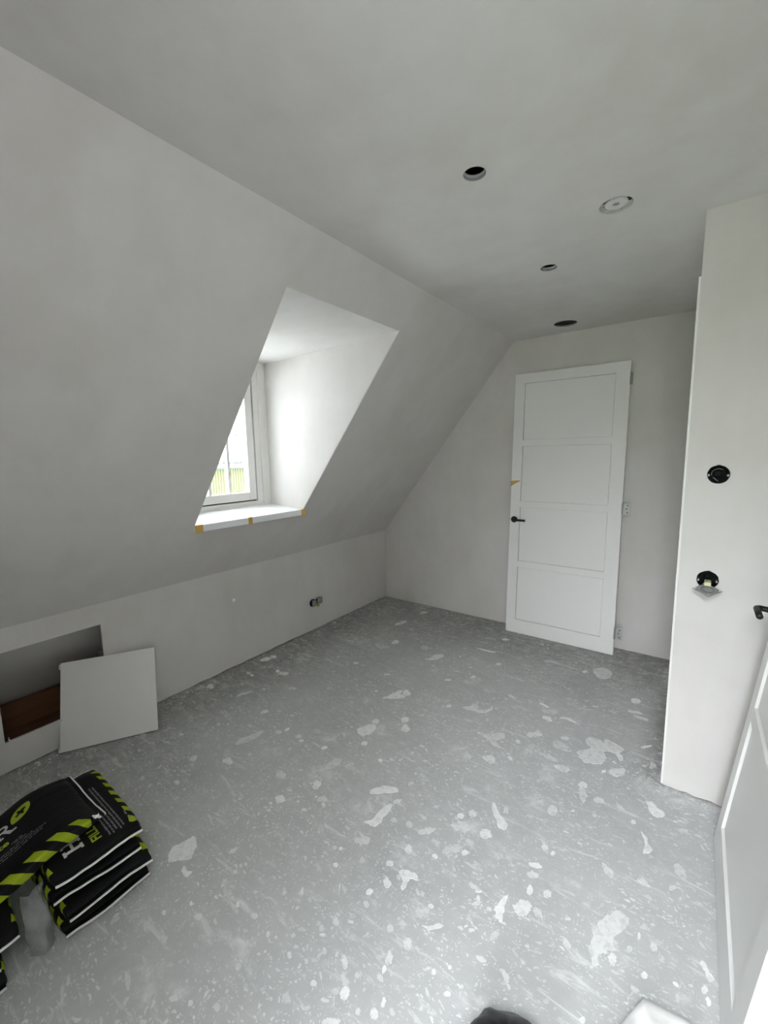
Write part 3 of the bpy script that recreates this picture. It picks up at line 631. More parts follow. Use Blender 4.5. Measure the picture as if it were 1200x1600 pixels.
[0,[[-2288,1812],[-2281,1805],[-2278,1798],[-2278,1793],[-2282,1790],[-2290,1790],[-2298,1793],[-2307,1799],[-2314,1806],[-2318,1813],[-2317,1819],[-2313,1821],[-2306,1821],[-2297,1818]]],
[0,[[-2427,1678],[-2425,1674],[-2426,1669],[-2431,1665],[-2439,1663],[-2448,1662],[-2456,1664],[-2462,1667],[-2465,1671],[-2464,1676],[-2458,1680],[-2451,1682],[-2442,1683],[-2433,1681]]],
[0,[[-2391,1675],[-2387,1671],[-2386,1666],[-2387,1661],[-2390,1657],[-2395,1654],[-2400,1653],[-2405,1654],[-2409,1658],[-2410,1663],[-2409,1668],[-2406,1673],[-2401,1676],[-2396,1677]]],
[0,[[-1485,1178],[-1479,1170],[-1477,1161],[-1480,1153],[-1488,1148],[-1498,1146],[-1510,1148],[-1520,1154],[-1527,1162],[-1529,1171],[-1526,1179],[-1518,1185],[-1507,1187],[-1495,1184]]],
[0,[[-1730,1167],[-1729,1163],[-1730,1160],[-1735,1158],[-1740,1158],[-1747,1159],[-1752,1162],[-1756,1165],[-1757,1169],[-1755,1172],[-1751,1174],[-1745,1175],[-1739,1173],[-1733,1170]]],
[0,[[-1977,1468],[-1971,1462],[-1967,1453],[-1966,1441],[-1968,1429],[-1973,1420],[-1979,1416],[-1986,1416],[-1992,1421],[-1996,1431],[-1997,1443],[-1995,1454],[-1991,1464],[-1984,1468]]],
[0,[[-2264,1451],[-2271,1491],[-2238,1541],[-2228,1521],[-2244,1461]]],
[0,[[-2491,1431],[-2481,1422],[-2476,1413],[-2477,1404],[-2485,1399],[-2498,1397],[-2512,1400],[-2527,1407],[-2538,1416],[-2543,1425],[-2542,1434],[-2534,1439],[-2521,1441],[-2506,1438]]],
[0,[[-2177,1056],[-2175,1054],[-2175,1050],[-2177,1046],[-2182,1042],[-2187,1039],[-2192,1038],[-2196,1038],[-2198,1041],[-2198,1044],[-2195,1049],[-2191,1053],[-2186,1056],[-2181,1057]]],
[0,[[-1739,1428],[-1735,1424],[-1732,1418],[-1730,1411],[-1731,1403],[-1734,1398],[-1738,1395],[-1742,1395],[-1747,1399],[-1750,1405],[-1751,1412],[-1751,1419],[-1748,1425],[-1744,1428]]],
[0,[[-1457,1433],[-1454,1429],[-1453,1423],[-1456,1416],[-1460,1411],[-1466,1407],[-1473,1406],[-1478,1409],[-1481,1413],[-1481,1419],[-1479,1426],[-1474,1431],[-1468,1435],[-1462,1436]]],
[1,[[-1432,1599],[-1425,1583],[-1428,1557],[-1440,1527],[-1458,1498],[-1479,1476],[-1499,1465],[-1514,1467],[-1522,1482],[-1520,1507],[-1509,1537],[-1491,1567],[-1469,1590],[-1448,1601]]],
[1,[[-1625,1274],[-1617,1261],[-1618,1245],[-1629,1230],[-1647,1217],[-1668,1210],[-1690,1210],[-1706,1217],[-1715,1230],[-1714,1246],[-1703,1262],[-1685,1275],[-1663,1282],[-1641,1282]]],
[1,[[-2282,2104],[-2261,2083],[-2246,2056],[-2241,2030],[-2246,2008],[-2260,1995],[-2282,1993],[-2306,2004],[-2328,2024],[-2343,2050],[-2350,2077],[-2345,2100],[-2329,2113],[-2307,2115]]],
[1,[[-2135,1297],[-2122,1286],[-2117,1273],[-2120,1263],[-2130,1255],[-2146,1253],[-2164,1256],[-2182,1264],[-2195,1276],[-2201,1288],[-2199,1300],[-2188,1307],[-2171,1309],[-2153,1305]]],
[1,[[-1316,1304],[-1304,1285],[-1302,1265],[-1310,1248],[-1327,1237],[-1348,1233],[-1371,1238],[-1391,1251],[-1403,1269],[-1406,1290],[-1398,1308],[-1381,1320],[-1358,1323],[-1335,1317]]],
[0,[[-1400,1619],[-1418,1643],[-1408,1686],[-1367,1722],[-1342,1695],[-1339,1648],[-1365,1608]]],
[0,[[-1364,1759],[-1360,1750],[-1359,1741],[-1363,1733],[-1370,1729],[-1379,1728],[-1388,1731],[-1395,1738],[-1400,1746],[-1400,1756],[-1397,1764],[-1390,1769],[-1381,1769],[-1372,1766]]],
[0,[[-1235,1871],[-1230,1861],[-1230,1850],[-1235,1841],[-1243,1835],[-1253,1834],[-1263,1838],[-1271,1846],[-1275,1856],[-1275,1867],[-1271,1877],[-1262,1882],[-1252,1883],[-1242,1879]]],
[0,[[-1193,1807],[-1187,1795],[-1187,1783],[-1190,1773],[-1198,1768],[-1208,1768],[-1219,1773],[-1228,1782],[-1233,1794],[-1234,1806],[-1231,1816],[-1223,1822],[-1212,1822],[-1202,1816]]],
[0,[[-1304,1577],[-1300,1569],[-1300,1562],[-1303,1556],[-1309,1552],[-1316,1551],[-1324,1553],[-1330,1558],[-1334,1565],[-1334,1573],[-1331,1579],[-1326,1583],[-1318,1584],[-1310,1582]]],
[0,[[-1165,1521],[-1163,1516],[-1163,1512],[-1165,1508],[-1168,1505],[-1173,1505],[-1177,1506],[-1181,1510],[-1183,1514],[-1184,1519],[-1182,1523],[-1178,1526],[-1174,1526],[-1169,1524]]],
[0,[[-1490,1958],[-1473,2002],[-1454,2082],[-1432,2097],[-1421,2057],[-1387,2061],[-1384,2026],[-1438,1983]]],
[0,[[-1406,2067],[-1426,2111],[-1407,2124],[-1367,2094],[-1380,2066]]],
[0,[[-1533,2541],[-1504,2592],[-1509,2642],[-1460,2681],[-1437,2651],[-1468,2570]]],
[0,[[-1862,2684],[-1855,2670],[-1852,2655],[-1854,2641],[-1862,2630],[-1872,2626],[-1883,2628],[-1894,2637],[-1901,2650],[-1904,2665],[-1902,2680],[-1895,2691],[-1885,2695],[-1873,2693]]],
[0,[[-2079,2939],[-2091,2988],[-2061,3077],[-2036,3063],[-2030,3009],[-2061,2944]]],
[0,[[-1991,3355],[-1986,3341],[-1989,3326],[-1997,3313],[-2009,3305],[-2024,3302],[-2038,3307],[-2048,3317],[-2052,3330],[-2050,3345],[-2042,3359],[-2029,3367],[-2014,3369],[-2001,3365]]],
[0,[[-1604,2717],[-1598,2701],[-1598,2685],[-1604,2672],[-1615,2665],[-1629,2664],[-1643,2671],[-1654,2683],[-1660,2699],[-1660,2716],[-1654,2729],[-1643,2737],[-1629,2737],[-1615,2730]]],
[0,[[-1993,2543],[-1974,2555],[-1929,2541],[-1893,2565],[-1862,2542],[-1922,2495]]],
[0,[[-1902,2221],[-1898,2215],[-1898,2207],[-1901,2200],[-1907,2194],[-1914,2191],[-1921,2192],[-1928,2196],[-1931,2202],[-1932,2210],[-1929,2218],[-1923,2224],[-1915,2226],[-1908,2226]]],
[0,[[-851,1981],[-831,2009],[-799,2024],[-752,2064],[-735,2028],[-765,1980],[-722,1945],[-765,1941],[-799,1969]]],
[0,[[-771,1831],[-741,1864],[-713,1848],[-718,1809],[-740,1811]]],
[0,[[-1099,2131],[-1097,2125],[-1098,2117],[-1101,2109],[-1106,2103],[-1111,2100],[-1117,2100],[-1122,2104],[-1124,2110],[-1124,2118],[-1121,2126],[-1116,2132],[-1110,2135],[-1104,2135]]],
[0,[[-1040,2150],[-1005,2191],[-1004,2226],[-977,2227],[-956,2190],[-923,2205],[-902,2237],[-906,2268],[-889,2237],[-916,2169],[-958,2164],[-1004,2149]]],
[0,[[-1042,2788],[-1041,2779],[-1043,2770],[-1048,2763],[-1055,2758],[-1063,2757],[-1070,2759],[-1074,2766],[-1076,2775],[-1074,2784],[-1068,2792],[-1061,2797],[-1053,2798],[-1046,2795]]],
[0,[[-1145,3203],[-1145,3194],[-1149,3186],[-1158,3178],[-1168,3174],[-1179,3174],[-1188,3177],[-1193,3184],[-1193,3193],[-1188,3201],[-1180,3209],[-1169,3213],[-1158,3213],[-1150,3210]]],
[0,[[-1294,2922],[-1248,2936],[-1150,2941],[-1163,2919],[-1226,2912]]],
[0,[[-863,2126],[-862,2121],[-863,2116],[-865,2112],[-868,2109],[-872,2109],[-876,2112],[-879,2116],[-880,2121],[-879,2126],[-877,2130],[-874,2133],[-870,2133],[-866,2130]]],
[0,[[-1185,1960],[-1183,1954],[-1183,1947],[-1186,1940],[-1190,1934],[-1196,1931],[-1202,1931],[-1206,1934],[-1209,1940],[-1209,1947],[-1206,1954],[-1201,1960],[-1195,1963],[-1190,1963]]],
[0,[[-1250,2524],[-1249,2519],[-1250,2513],[-1254,2508],[-1259,2505],[-1264,2504],[-1269,2505],[-1272,2509],[-1273,2514],[-1272,2520],[-1269,2525],[-1264,2528],[-1258,2529],[-1253,2528]]],
[0,[[-1238,2390],[-1237,2384],[-1241,2377],[-1247,2369],[-1256,2363],[-1265,2360],[-1273,2360],[-1277,2363],[-1278,2369],[-1274,2377],[-1267,2385],[-1259,2391],[-1250,2394],[-1242,2394]]],
[0,[[-1123,2533],[-1120,2525],[-1120,2513],[-1122,2501],[-1126,2491],[-1132,2484],[-1138,2483],[-1144,2486],[-1147,2494],[-1147,2506],[-1145,2518],[-1141,2528],[-1135,2535],[-1129,2537]]],
[0,[[-827,1806],[-821,1796],[-818,1787],[-819,1778],[-822,1772],[-828,1770],[-835,1772],[-842,1778],[-848,1787],[-851,1797],[-851,1806],[-848,1813],[-842,1815],[-834,1812]]],
[0,[[-1614,2220],[-1613,2215],[-1616,2209],[-1623,2202],[-1631,2197],[-1640,2193],[-1647,2192],[-1651,2194],[-1652,2198],[-1649,2205],[-1642,2211],[-1634,2217],[-1625,2221],[-1618,2222]]],
[1,[[-1282,1730],[-1272,1712],[-1270,1694],[-1274,1680],[-1285,1672],[-1301,1672],[-1317,1680],[-1332,1695],[-1342,1713],[-1345,1732],[-1341,1747],[-1329,1754],[-1314,1754],[-1297,1745]]],
[1,[[-2053,2514],[-2049,2486],[-2072,2462],[-2117,2446],[-2176,2442],[-2238,2449],[-2292,2468],[-2325,2495],[-2332,2524],[-2308,2550],[-2260,2566],[-2198,2570],[-2135,2561],[-2083,2541]]],
[1,[[-1066,2492],[-1064,2475],[-1072,2455],[-1087,2436],[-1107,2423],[-1128,2416],[-1145,2419],[-1156,2429],[-1158,2446],[-1151,2466],[-1136,2485],[-1115,2499],[-1094,2505],[-1076,2503]]],
[1,[[-1522,1894],[-1519,1884],[-1523,1871],[-1535,1858],[-1550,1847],[-1567,1841],[-1582,1840],[-1592,1846],[-1595,1856],[-1591,1869],[-1579,1883],[-1564,1894],[-1547,1900],[-1532,1900]]],
[1,[[-1240,1826],[-1240,1818],[-1245,1808],[-1255,1798],[-1267,1789],[-1280,1784],[-1291,1782],[-1298,1785],[-1299,1793],[-1294,1803],[-1284,1813],[-1271,1822],[-1258,1828],[-1247,1829]]],
[1,[[-848,1819],[-842,1797],[-843,1775],[-853,1757],[-868,1746],[-886,1745],[-903,1754],[-916,1771],[-923,1793],[-922,1817],[-913,1836],[-897,1847],[-878,1847],[-861,1837]]],
[0,[[-490,3059],[-485,3098],[-440,3129],[-387,3105],[-385,3004],[-423,2971],[-460,2986]]],
[0,[[-190,2816],[-191,2801],[-197,2788],[-205,2778],[-214,2773],[-223,2775],[-230,2783],[-233,2796],[-232,2811],[-227,2825],[-218,2835],[-209,2839],[-200,2837],[-193,2829]]],
[0,[[-516,2139],[-508,2165],[-472,2163],[-427,2135],[-432,2112],[-471,2104],[-505,2113]]],
[0,[[-548,2024],[-514,2029],[-464,2021],[-466,2002],[-507,2003]]],
[0,[[-470,1969],[-431,1996],[-404,1992],[-405,1969],[-427,1953]]],
[0,[[-398,2142],[-364,2178],[-350,2208],[-376,2237],[-377,2280],[-333,2301],[-303,2287],[-301,2316],[-268,2319],[-211,2286],[-226,2250],[-239,2253],[-242,2232],[-286,2220],[-272,2155],[-287,2109],[-322,2091],[-359,2083],[-385,2113]]],
[0,[[-215,2231],[-210,2219],[-207,2207],[-207,2197],[-210,2191],[-215,2191],[-221,2196],[-227,2205],[-233,2217],[-236,2229],[-236,2240],[-233,2245],[-228,2246],[-222,2240]]],
[0,[[-247,2091],[-220,2116],[-193,2141],[-186,2111],[-213,2065],[-234,2067]]],
[0,[[-646,2125],[-639,2152],[-612,2178],[-614,2198],[-580,2171],[-586,2153],[-607,2137],[-626,2111]]],
[0,[[-457,2214],[-458,2208],[-463,2202],[-471,2197],[-479,2194],[-488,2194],[-494,2196],[-496,2201],[-495,2207],[-490,2213],[-483,2218],[-474,2221],[-466,2221],[-460,2219]]],
[0,[[-571,2326],[-574,2319],[-581,2314],[-591,2313],[-603,2316],[-614,2321],[-622,2328],[-625,2336],[-622,2343],[-615,2348],[-604,2349],[-593,2346],[-582,2341],[-574,2333]]],
[0,[[-563,2425],[-565,2414],[-574,2402],[-589,2390],[-607,2382],[-623,2378],[-636,2380],[-642,2387],[-640,2398],[-631,2410],[-616,2422],[-598,2430],[-581,2434],[-569,2432]]],
[0,[[-314,1930],[-314,1921],[-316,1911],[-322,1903],[-328,1898],[-335,1898],[-340,1902],[-344,1909],[-344,1919],[-341,1929],[-336,1937],[-329,1942],[-323,1942],[-317,1938]]],
[0,[[-539,2378],[-499,2403],[-455,2378],[-446,2369],[-494,2382]]],
[0,[[-96,2399],[-98,2394],[-104,2384],[-113,2373],[-123,2363],[-132,2355],[-139,2352],[-142,2353],[-140,2359],[-134,2368],[-126,2379],[-115,2389],[-106,2397],[-99,2401]]],
[0,[[-73,2231],[-77,2222],[-82,2216],[-88,2215],[-93,2219],[-96,2227],[-96,2238],[-95,2249],[-91,2259],[-85,2265],[-80,2266],[-75,2262],[-72,2253],[-72,2242]]],
[0,[[-132,2631],[-136,2624],[-147,2619],[-161,2617],[-178,2618],[-192,2621],[-202,2627],[-206,2634],[-202,2641],[-191,2646],[-176,2648],[-160,2648],[-145,2644],[-136,2638]]],
[0,[[-167,2682],[-170,2674],[-180,2667],[-194,2661],[-209,2658],[-223,2659],[-233,2663],[-236,2669],[-233,2677],[-223,2684],[-209,2690],[-194,2693],[-180,2693],[-171,2689]]],
[0,[[-623,2439],[-626,2435],[-634,2434],[-645,2436],[-658,2441],[-670,2448],[-678,2455],[-681,2462],[-678,2466],[-670,2467],[-658,2465],[-645,2460],[-634,2453],[-626,2445]]],
[0,[[-819,2425],[-820,2419],[-826,2416],[-835,2415],[-845,2417],[-855,2422],[-862,2428],[-865,2435],[-864,2441],[-858,2445],[-849,2445],[-838,2443],[-829,2438],[-822,2432]]],
[0,[[-644,1891],[-646,1888],[-650,1886],[-655,1887],[-661,1890],[-666,1894],[-670,1899],[-671,1904],[-669,1907],[-665,1909],[-659,1908],[-653,1905],[-648,1901],[-645,1896]]],
[0,[[-657,2035],[-658,2029],[-662,2026],[-666,2026],[-670,2028],[-674,2033],[-676,2039],[-677,2045],[-675,2051],[-672,2054],[-668,2054],[-663,2052],[-660,2047],[-657,2041]]],
[0,[[-524,3011],[-524,3001],[-525,2992],[-529,2985],[-534,2982],[-539,2983],[-544,2988],[-547,2996],[-547,3006],[-546,3015],[-542,3022],[-537,3026],[-532,3025],[-527,3020]]],
[0,[[-259,2071],[-260,2067],[-261,2062],[-264,2058],[-267,2056],[-271,2055],[-273,2057],[-275,2060],[-275,2065],[-273,2069],[-270,2073],[-267,2076],[-264,2076],[-261,2074]]],
[1,[[-52,3289],[-52,3220],[-60,3163],[-72,3126],[-87,3116],[-102,3134],[-115,3178],[-122,3241],[-123,3311],[-116,3374],[-104,3416],[-87,3428],[-71,3405],[-58,3355]]],
[1,[[-26,2140],[-34,2116],[-50,2098],[-70,2090],[-90,2093],[-107,2107],[-117,2130],[-119,2157],[-110,2182],[-94,2202],[-73,2210],[-52,2206],[-35,2190],[-26,2167]]],
[1,[[-441,1932],[-438,1905],[-442,1880],[-452,1861],[-467,1850],[-483,1852],[-497,1864],[-507,1886],[-511,1912],[-508,1939],[-497,1960],[-482,1970],[-465,1969],[-451,1955]]],
[1,[[9,2107],[4,2094],[-6,2085],[-18,2081],[-31,2083],[-42,2091],[-49,2103],[-50,2117],[-44,2130],[-34,2140],[-21,2144],[-8,2141],[3,2133],[9,2121]]],
[1,[[-557,2031],[-554,2010],[-558,1990],[-567,1974],[-580,1965],[-595,1965],[-607,1973],[-616,1989],[-619,2010],[-616,2030],[-606,2047],[-593,2057],[-578,2056],[-565,2047]]]]
M['bagfilm'] = mat('black_bin_bag_film', (0.012, 0.012, 0.013), 0.38)
SACK = (-0.268, 0.815)
MILK = ((-0.027, 1.185, 0), (0.110, 1.192, 0), (0.118, 0.90, 0), (-0.165, 0.86, 0))


def xs(z):
    return XL + (z - ZK) * SLOPE.x / SLOPE.z


# ================================================================ SETTING
def build_floor():
    bm = bmesh.new()
    x0, x1, y0, y1, st = -3.34, 0.60, -1.80, 3.66, 0.03
    nx, ny = int((x1 - x0) / st), int((y1 - y0) / st)
    vv = [[bm.verts.new((x0 + (x1 - x0) * i / nx, y0 + (y1 - y0) * j / ny, 0)) for j in range(ny + 1)] for i in range(nx + 1)]
    for i in range(nx):
        for j in range(ny):
            bm.faces.new((vv[i][j], vv[i + 1][j], vv[i + 1][j + 1], vv[i][j + 1]))
    rim = [vv[i][0] for i in range(nx + 1)] + [vv[nx][j] for j in range(1, ny + 1)] + [vv[i][ny] for i in range(nx - 1, -1, -1)] + [vv[0][j] for j in range(ny - 1, 0, -1)]
    low = [bm.verts.new((v.co.x, v.co.y, -0.2)) for v in rim]
    n = len(rim)
    for i in range(n):
        bm.faces.new((rim[i], rim[(i + 1) % n], low[(i + 1) % n], low[i]))
    bm.faces.new(low)
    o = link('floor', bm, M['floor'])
    me = o.data
    at = me.attributes.new('dust', 'FLOAT', 'POINT')
    we = me.attributes.new('wall_tone', 'FLOAT', 'POINT')
    for i, v in enumerate(me.vertices):
        x, y = v.co.x, v.co.y
        f = 0.0
        for (cx, cy, ax, ay, bx, by) in DUST:
            dx, dy = x - cx, y - cy
            det = ax * by - ay * bx
            a, b = (dx * by - dy * bx) / det, (ax * dy - ay * dx) / det
            q = a * a + b * b
            if q < 2.2:
                f = max(f, min(1.0, 1.25 * (1 - q / 2.2)))
        if v.co.z > -0.1:
            # plaster rubbings along the foot of the pier
            d = abs(y - (YP - 0.02))
            if x > XP - 0.1 and d < 0.09:
                f = max(f, 1.0 * (1 - d / 0.09))
        at.data[i].value = f
        # screed tone: lighter mid-room, darker towards knee wall, far wall and pier side
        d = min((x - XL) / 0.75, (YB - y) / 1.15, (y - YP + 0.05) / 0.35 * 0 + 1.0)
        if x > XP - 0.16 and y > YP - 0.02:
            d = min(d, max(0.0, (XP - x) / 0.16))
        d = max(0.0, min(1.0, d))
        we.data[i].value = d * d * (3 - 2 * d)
    tag(o, kind='structure')
    return o


def dust_table():
    out = []
    for kind, pts in SPL:
        if kind == 1:
            n = len(pts)
            cx, cy = sum(p[0] for p in pts) / n / 1000, sum(p[1] for p in pts) / n / 1000
            q = n // 4
            out.append((cx, cy, pts[0][0] / 1000 - cx, pts[0][1] / 1000 - cy,
                        (pts[3][0] + pts[4][0]) / 2000 - cx, (pts[3][1] + pts[4][1]) / 2000 - cy))
    return out


DUST = dust_table()
floor = build_floor()


def st(name, bm, m=None):
    return tag(link(name, bm, m or M['plaster']), kind='structure')


# knee wall with the square access opening
HATCH = (0.412, 0.863, 0.156, 0.602)
y0, y1, z0, z1 = HATCH
knee_holes = [[(y0, z0), (y1, z0), (y1, z1), (y0, z1)]] + [circ(2.452, 0.247, 0.034), circ(2.523, 0.247, 0.034)]
rnd = random.Random(5)
foot = [(YR + (YB - YR) * i / 60, 0.004 + rnd.uniform(0, 0.007)) for i in range(61)]
bm = plate(foot + [(YB, ZK), (YR, ZK)], knee_holes, 0.0125, (XL, 0, 0), (0, 1, 0), (0, 0, 1))
st('wall_knee', bm)

# sloping wall with the dormer opening
sv = lambda z: (z - ZK) / SLOPE.z
bm = plate([(YR - 0.1, sv(-0.15)), (YB + 0.1, sv(-0.15)), (YB + 0.1, sv(2.80)), (YR - 0.1, sv(2.80))],
           [[(D0, sv(1.09)), (D1, sv(1.09)), (D1, sv(2.2)), (D0, sv(2.2))]], 0.02, (XL, 0, ZK), (0, 1, 0), SLOPE)
st('wall_sloping', bm)

# ceiling with four round cut-outs
CUT = [(-0.640, 1.387, 0.0365), (-0.650, 2.265, 0.0385), (-0.815, 3.278, 0.0760)]
VALVE = (-0.304, 1.873, 0.058)
bm = plate([(YR, XC - 0.02), (YB, XC - 0.02), (YB, XR), (YR, XR)], [circ(c[1], c[0], c[2]) for c in CUT] + [circ(VALVE[1], VALVE[0], VALVE[2])],
           0.0165, (0, 0, ZC), (0, 1, 0), (1, 0, 0))
st('ceiling', bm, M['ceil'])

# far wall, right wall, pier, rear wall, roof
bm = bmesh.new()
box(bm, -3.4, 0.6, YB, YB + 0.1, 0.0, 2.85)
st('wall_back', bm)
bm = bmesh.new()
box(bm, XR, XR + 0.12, YA - 0.1, YB + 0.1, 0, 2.85)
st('wall_right', bm, M['plasterboard'])
BOXA, BOXB = (0.066, 1.400, 0.0365), (0.060, 0.973, 0.0365)
rnd = random.Random(9)
foot = [(XP + (XR - XP) * i / 16, 0.003 + rnd.uniform(0, 0.007)) for i in range(17)]
bm = plate(foot + [(XR, ZC), (XP, ZC)], [circ(*BOXA, 30, 0.0016, 1), circ(*BOXB, 30, 0.0016, 2)], 0.0125, (0, YP, 0), (1, 0, 0), (0, 0, 1))
box(bm, XP, XP + 0.03, YP + 0.0125, YB, 0, ZC)
st('wall_pier', bm)
bm = bmesh.new()
box(bm, XP - 0.0085, XP, YP + 0.012, YP + 0.075, 0, 2.16, bev=0.001)
st('trim_1', bm, M['paint'])
bm = bmesh.new()
box(bm, -3.4, RW[0], YR - 0.1, YR, -0.05, 2.85)
st('wall_rear', bm)
bm = bmesh.new()
box(bm, RW[0] - 0.1, RW[0], YA - 0.1, YR - 0.1, 0, 2.6)
st('wall_added_bay', bm, M['bay_dark'])  # added side wall, stops bay light spreading sideways
bm = bmesh.new()
box(bm, RW[0], XR, YA - 0.1, YA, 0, RW[2])
box(bm, RW[0], XR, YA - 0.1, YA, RW[3], 2.40)
st('wall_added_end', bm, M['bay_dark'])  # added end wall round the bay window, dark to limit bounce
bm = bmesh.new()
box(bm, -1.3, 0.6, YR - 0.02, YB + 0.1, 2.75, 2.85)
box(bm, RW[0], XR, YR - 0.02, YR, ZC, 2.75)
st('ceiling_roof_void', bm, M['void'])

# dormer shell
for nm, ya, yb in (('wall_dormer_far', D1 - 0.0012, D1 + 0.04), ('wall_dormer_near', D0 - 0.04, D0 + 0.0012)):
    bm = bmesh.new()
    pr = [(-2.74, 1.0), (xs(1.0) - 0.006, 1.0), (xs(2.25) - 0.006, 2.25), (-2.74, 2.25)]
    a = [bm.verts.new((x, ya, z)) for x, z in pr]
    b = [bm.verts.new((x, yb, z)) for x, z in pr]
    bm.faces.new(a)
    bm.faces.new(b)
    for i in range(4):
        bm.faces.new((a[i], a[(i + 1) % 4], b[(i + 1) % 4], b[i]))
    st(nm, bm)
bm = bmesh.new()
pr = [(-2.74, 2.178), (xs(2.2) - 0.004, 2.2), (xs(2.27) - 0.006, 2.27), (-2.74, 2.27)]
a = [bm.verts.new((x, D0 - 0.04, z)) for x, z in pr]
b = [bm.verts.new((x, D1 + 0.04, z)) for x, z in pr]
bm.faces.new(a)
bm.faces.new(b)
for i in range(4):
    bm.faces.new((a[i], a[(i + 1) % 4], b[(i + 1) % 4], b[i]))
st('ceiling_dormer', bm, M['ceil'])
bm = bmesh.new()
box(bm, -2.74, -2.64, D0 - 0.04, D1 + 0.04, 0.5, 1.078)
st('wall_dormer_front', bm)


def frame_boxes(bm, axis, a0, a1, b0, b1, w, d0, d1):
    """four-sided frame; axis 'x': lies in y/z at depth x, axis 'y': lies in x/z at depth y"""
    for (p0, p1, q0, q1) in ((a0, a0 + w, b0, b1), (a1 - w, a1, b0, b1), (a0 + w, a1 - w, b0, b0 + w), (a0 + w, a1 - w, b1 - w, b1)):
        if axis == 'x':
            box(bm, d0, d1, p0, p1, q0, q1)
        else:
            box(bm, p0, p1, d0, d1, q0, q1)


bm = bmesh.new()
box(bm, -3.42, -2.74, D0 - 0.25, D1 + 0.25, 2.19, 2.27)
st('added_overhang', bm, M['frame'])  # unseen overhang, added to block high sky above the dormer window

# dormer window
win = tag(empty('window_1', (0, 0, 0)), kind='structure')
XW = -2.636
bm = bmesh.new()
def jambs(y0, y1, z0, z1, w, wb, xa, xb):
    box(bm, xa, xb, y0, y0 + w, z0, z1)
    box(bm, xa, xb, y1 - w, y1, z0, z1)
    box(bm, xa, xb, y0 + w, y1 - w, z0, z0 + wb)
    box(bm, xa, xb, y0 + w, y1 - w, z1 - w, z1)


jambs(D0, D1, 1.125, 2.185, 0.066, 0.036, XW - 0.07, XW)
jambs(D0 + 0.066, D1 - 0.066, 1.161, 2.119, 0.044, 0.016, XW - 0.07, XW - 0.012)
fr = link('frame', bm, M['frame'], win)
sash = empty('casement', (0, 0, 0))
sash.parent = win
bm = bmesh.new()
SY0, SY1, SZ0, SZ1 = D0 + 0.121, D1 - 0.121, 1.186, 2.064
frame_boxes(bm, 'x', SY0, SY1, SZ0, SZ1, 0.060, XW - 0.062, XW - 0.013)
sf = link('sash', bm, M['frame'], sash)
md = sf.modifiers.new('edge', 'BEVEL')
md.width, md.segments = 0.003, 2
bm = bmesh.new()
frame_boxes(bm, 'x', SY0 - 0.0105, SY1 + 0.0105, SZ0 - 0.0085, SZ1 + 0.0105, 0.0085, XW - 0.064, XW - 0.036)
tag(link('gasket', bm, M['rubber'], sash), 'black rubber gasket in the gap round the sash')
GY0, GY1 = SY0 + 0.060, SY1 - 0.060
for k in (1, 2):
    yy = GY0 + (GY1 - GY0) * k / 3
    bxo('glazing_bar', M['frame'], sash, XW - 0.052, XW - 0.020, yy - 0.010, yy + 0.010, SZ0 + 0.06, SZ1 - 0.06, bev=0.003)
for k in range(3):
    ya, yb = GY0 + (GY1 - GY0) * k / 3, GY0 + (GY1 - GY0) * (k + 1) / 3
    bxo('pane', M['glass_double'], sash, XW - 0.038, XW - 0.034, ya + (0.010 if k else 0), yb - (0.010 if k < 2 else 0), SZ0 + 0.06, SZ1 - 0.06)

# unseen bay added as a daylight source: end window and roof light
added_win = tag(empty('window_added_end', (0, 0, 0)), kind='structure')
x0, x1, z0, z1 = RW
bm = bmesh.new()
frame_boxes(bm, 'y', x0, x1, z0, z1, 0.04, YA - 0.07, YA - 0.01)
link('frame', bm, M['frame'], added_win)
bxo('pane', M['glass'], added_win, x0 + 0.04, x1 - 0.04, YA - 0.045, YA - 0.041, z0 + 0.04, z1 - 0.04)
added_roof_win = tag(empty('window_added_roof', (0, 0, 0)), kind='structure')
bm = bmesh.new()
for (a, b_, c, d_) in ((x0, x0 + 0.04, YA, YR - 0.02), (x1 - 0.04, x1, YA, YR - 0.02), (x0 + 0.04, x1 - 0.04, YA, YA + 0.04), (x0 + 0.04, x1 - 0.04, YR - 0.06, YR - 0.02)):
    box(bm, a, b_, c, d_, 2.40, 2.46)
link('frame', bm, M['frame'], added_roof_win)
bxo('pane', M['glass'], added_roof_win, x0 + 0.04, x1 - 0.04, YA + 0.04, YR - 0.06, 2.428, 2.432)

# window board with strips of masking tape still holding its protective film
sill = tag(empty('window_sill', (-2.28, 1.686, 1.08)), 'white window board projecting from the sloping wall below the dormer window', 'window sill')
bm = bmesh.new()
vs = box(bm, -2.74 + 2.28, -0.012, D0 + 0.003 - 1.686, D1 - 0.003 - 1.686, 0, 0.040)
for v in vs:
    if v.co.x < -0.3 and v.co.z > 0.02:
        v.co.z += 0.028
box(bm, -0.02, 0.006, 1.266 - 1.686, 2.116 - 1.686, 0, 0.0405, bev=0.002)
link('board', bm, M['sill'], sill)
for yc, w in ((1.292, 0.050), (1.640, 0.030), (2.095, 0.040)):
    bm = bmesh.new()
    a = yc - 1.686
    box(bm, 0.0055, 0.0072, a - w / 2, a + w / 2, -0.003, 0.041)
    box(bm, -0.010, 0.0072, a - w / 2, a + w / 2, 0.0405, 0.0415)
    tag(link('masking_tape', bm, M['tape'], sill), 'strip of yellow masking tape wrapped over the board edge')

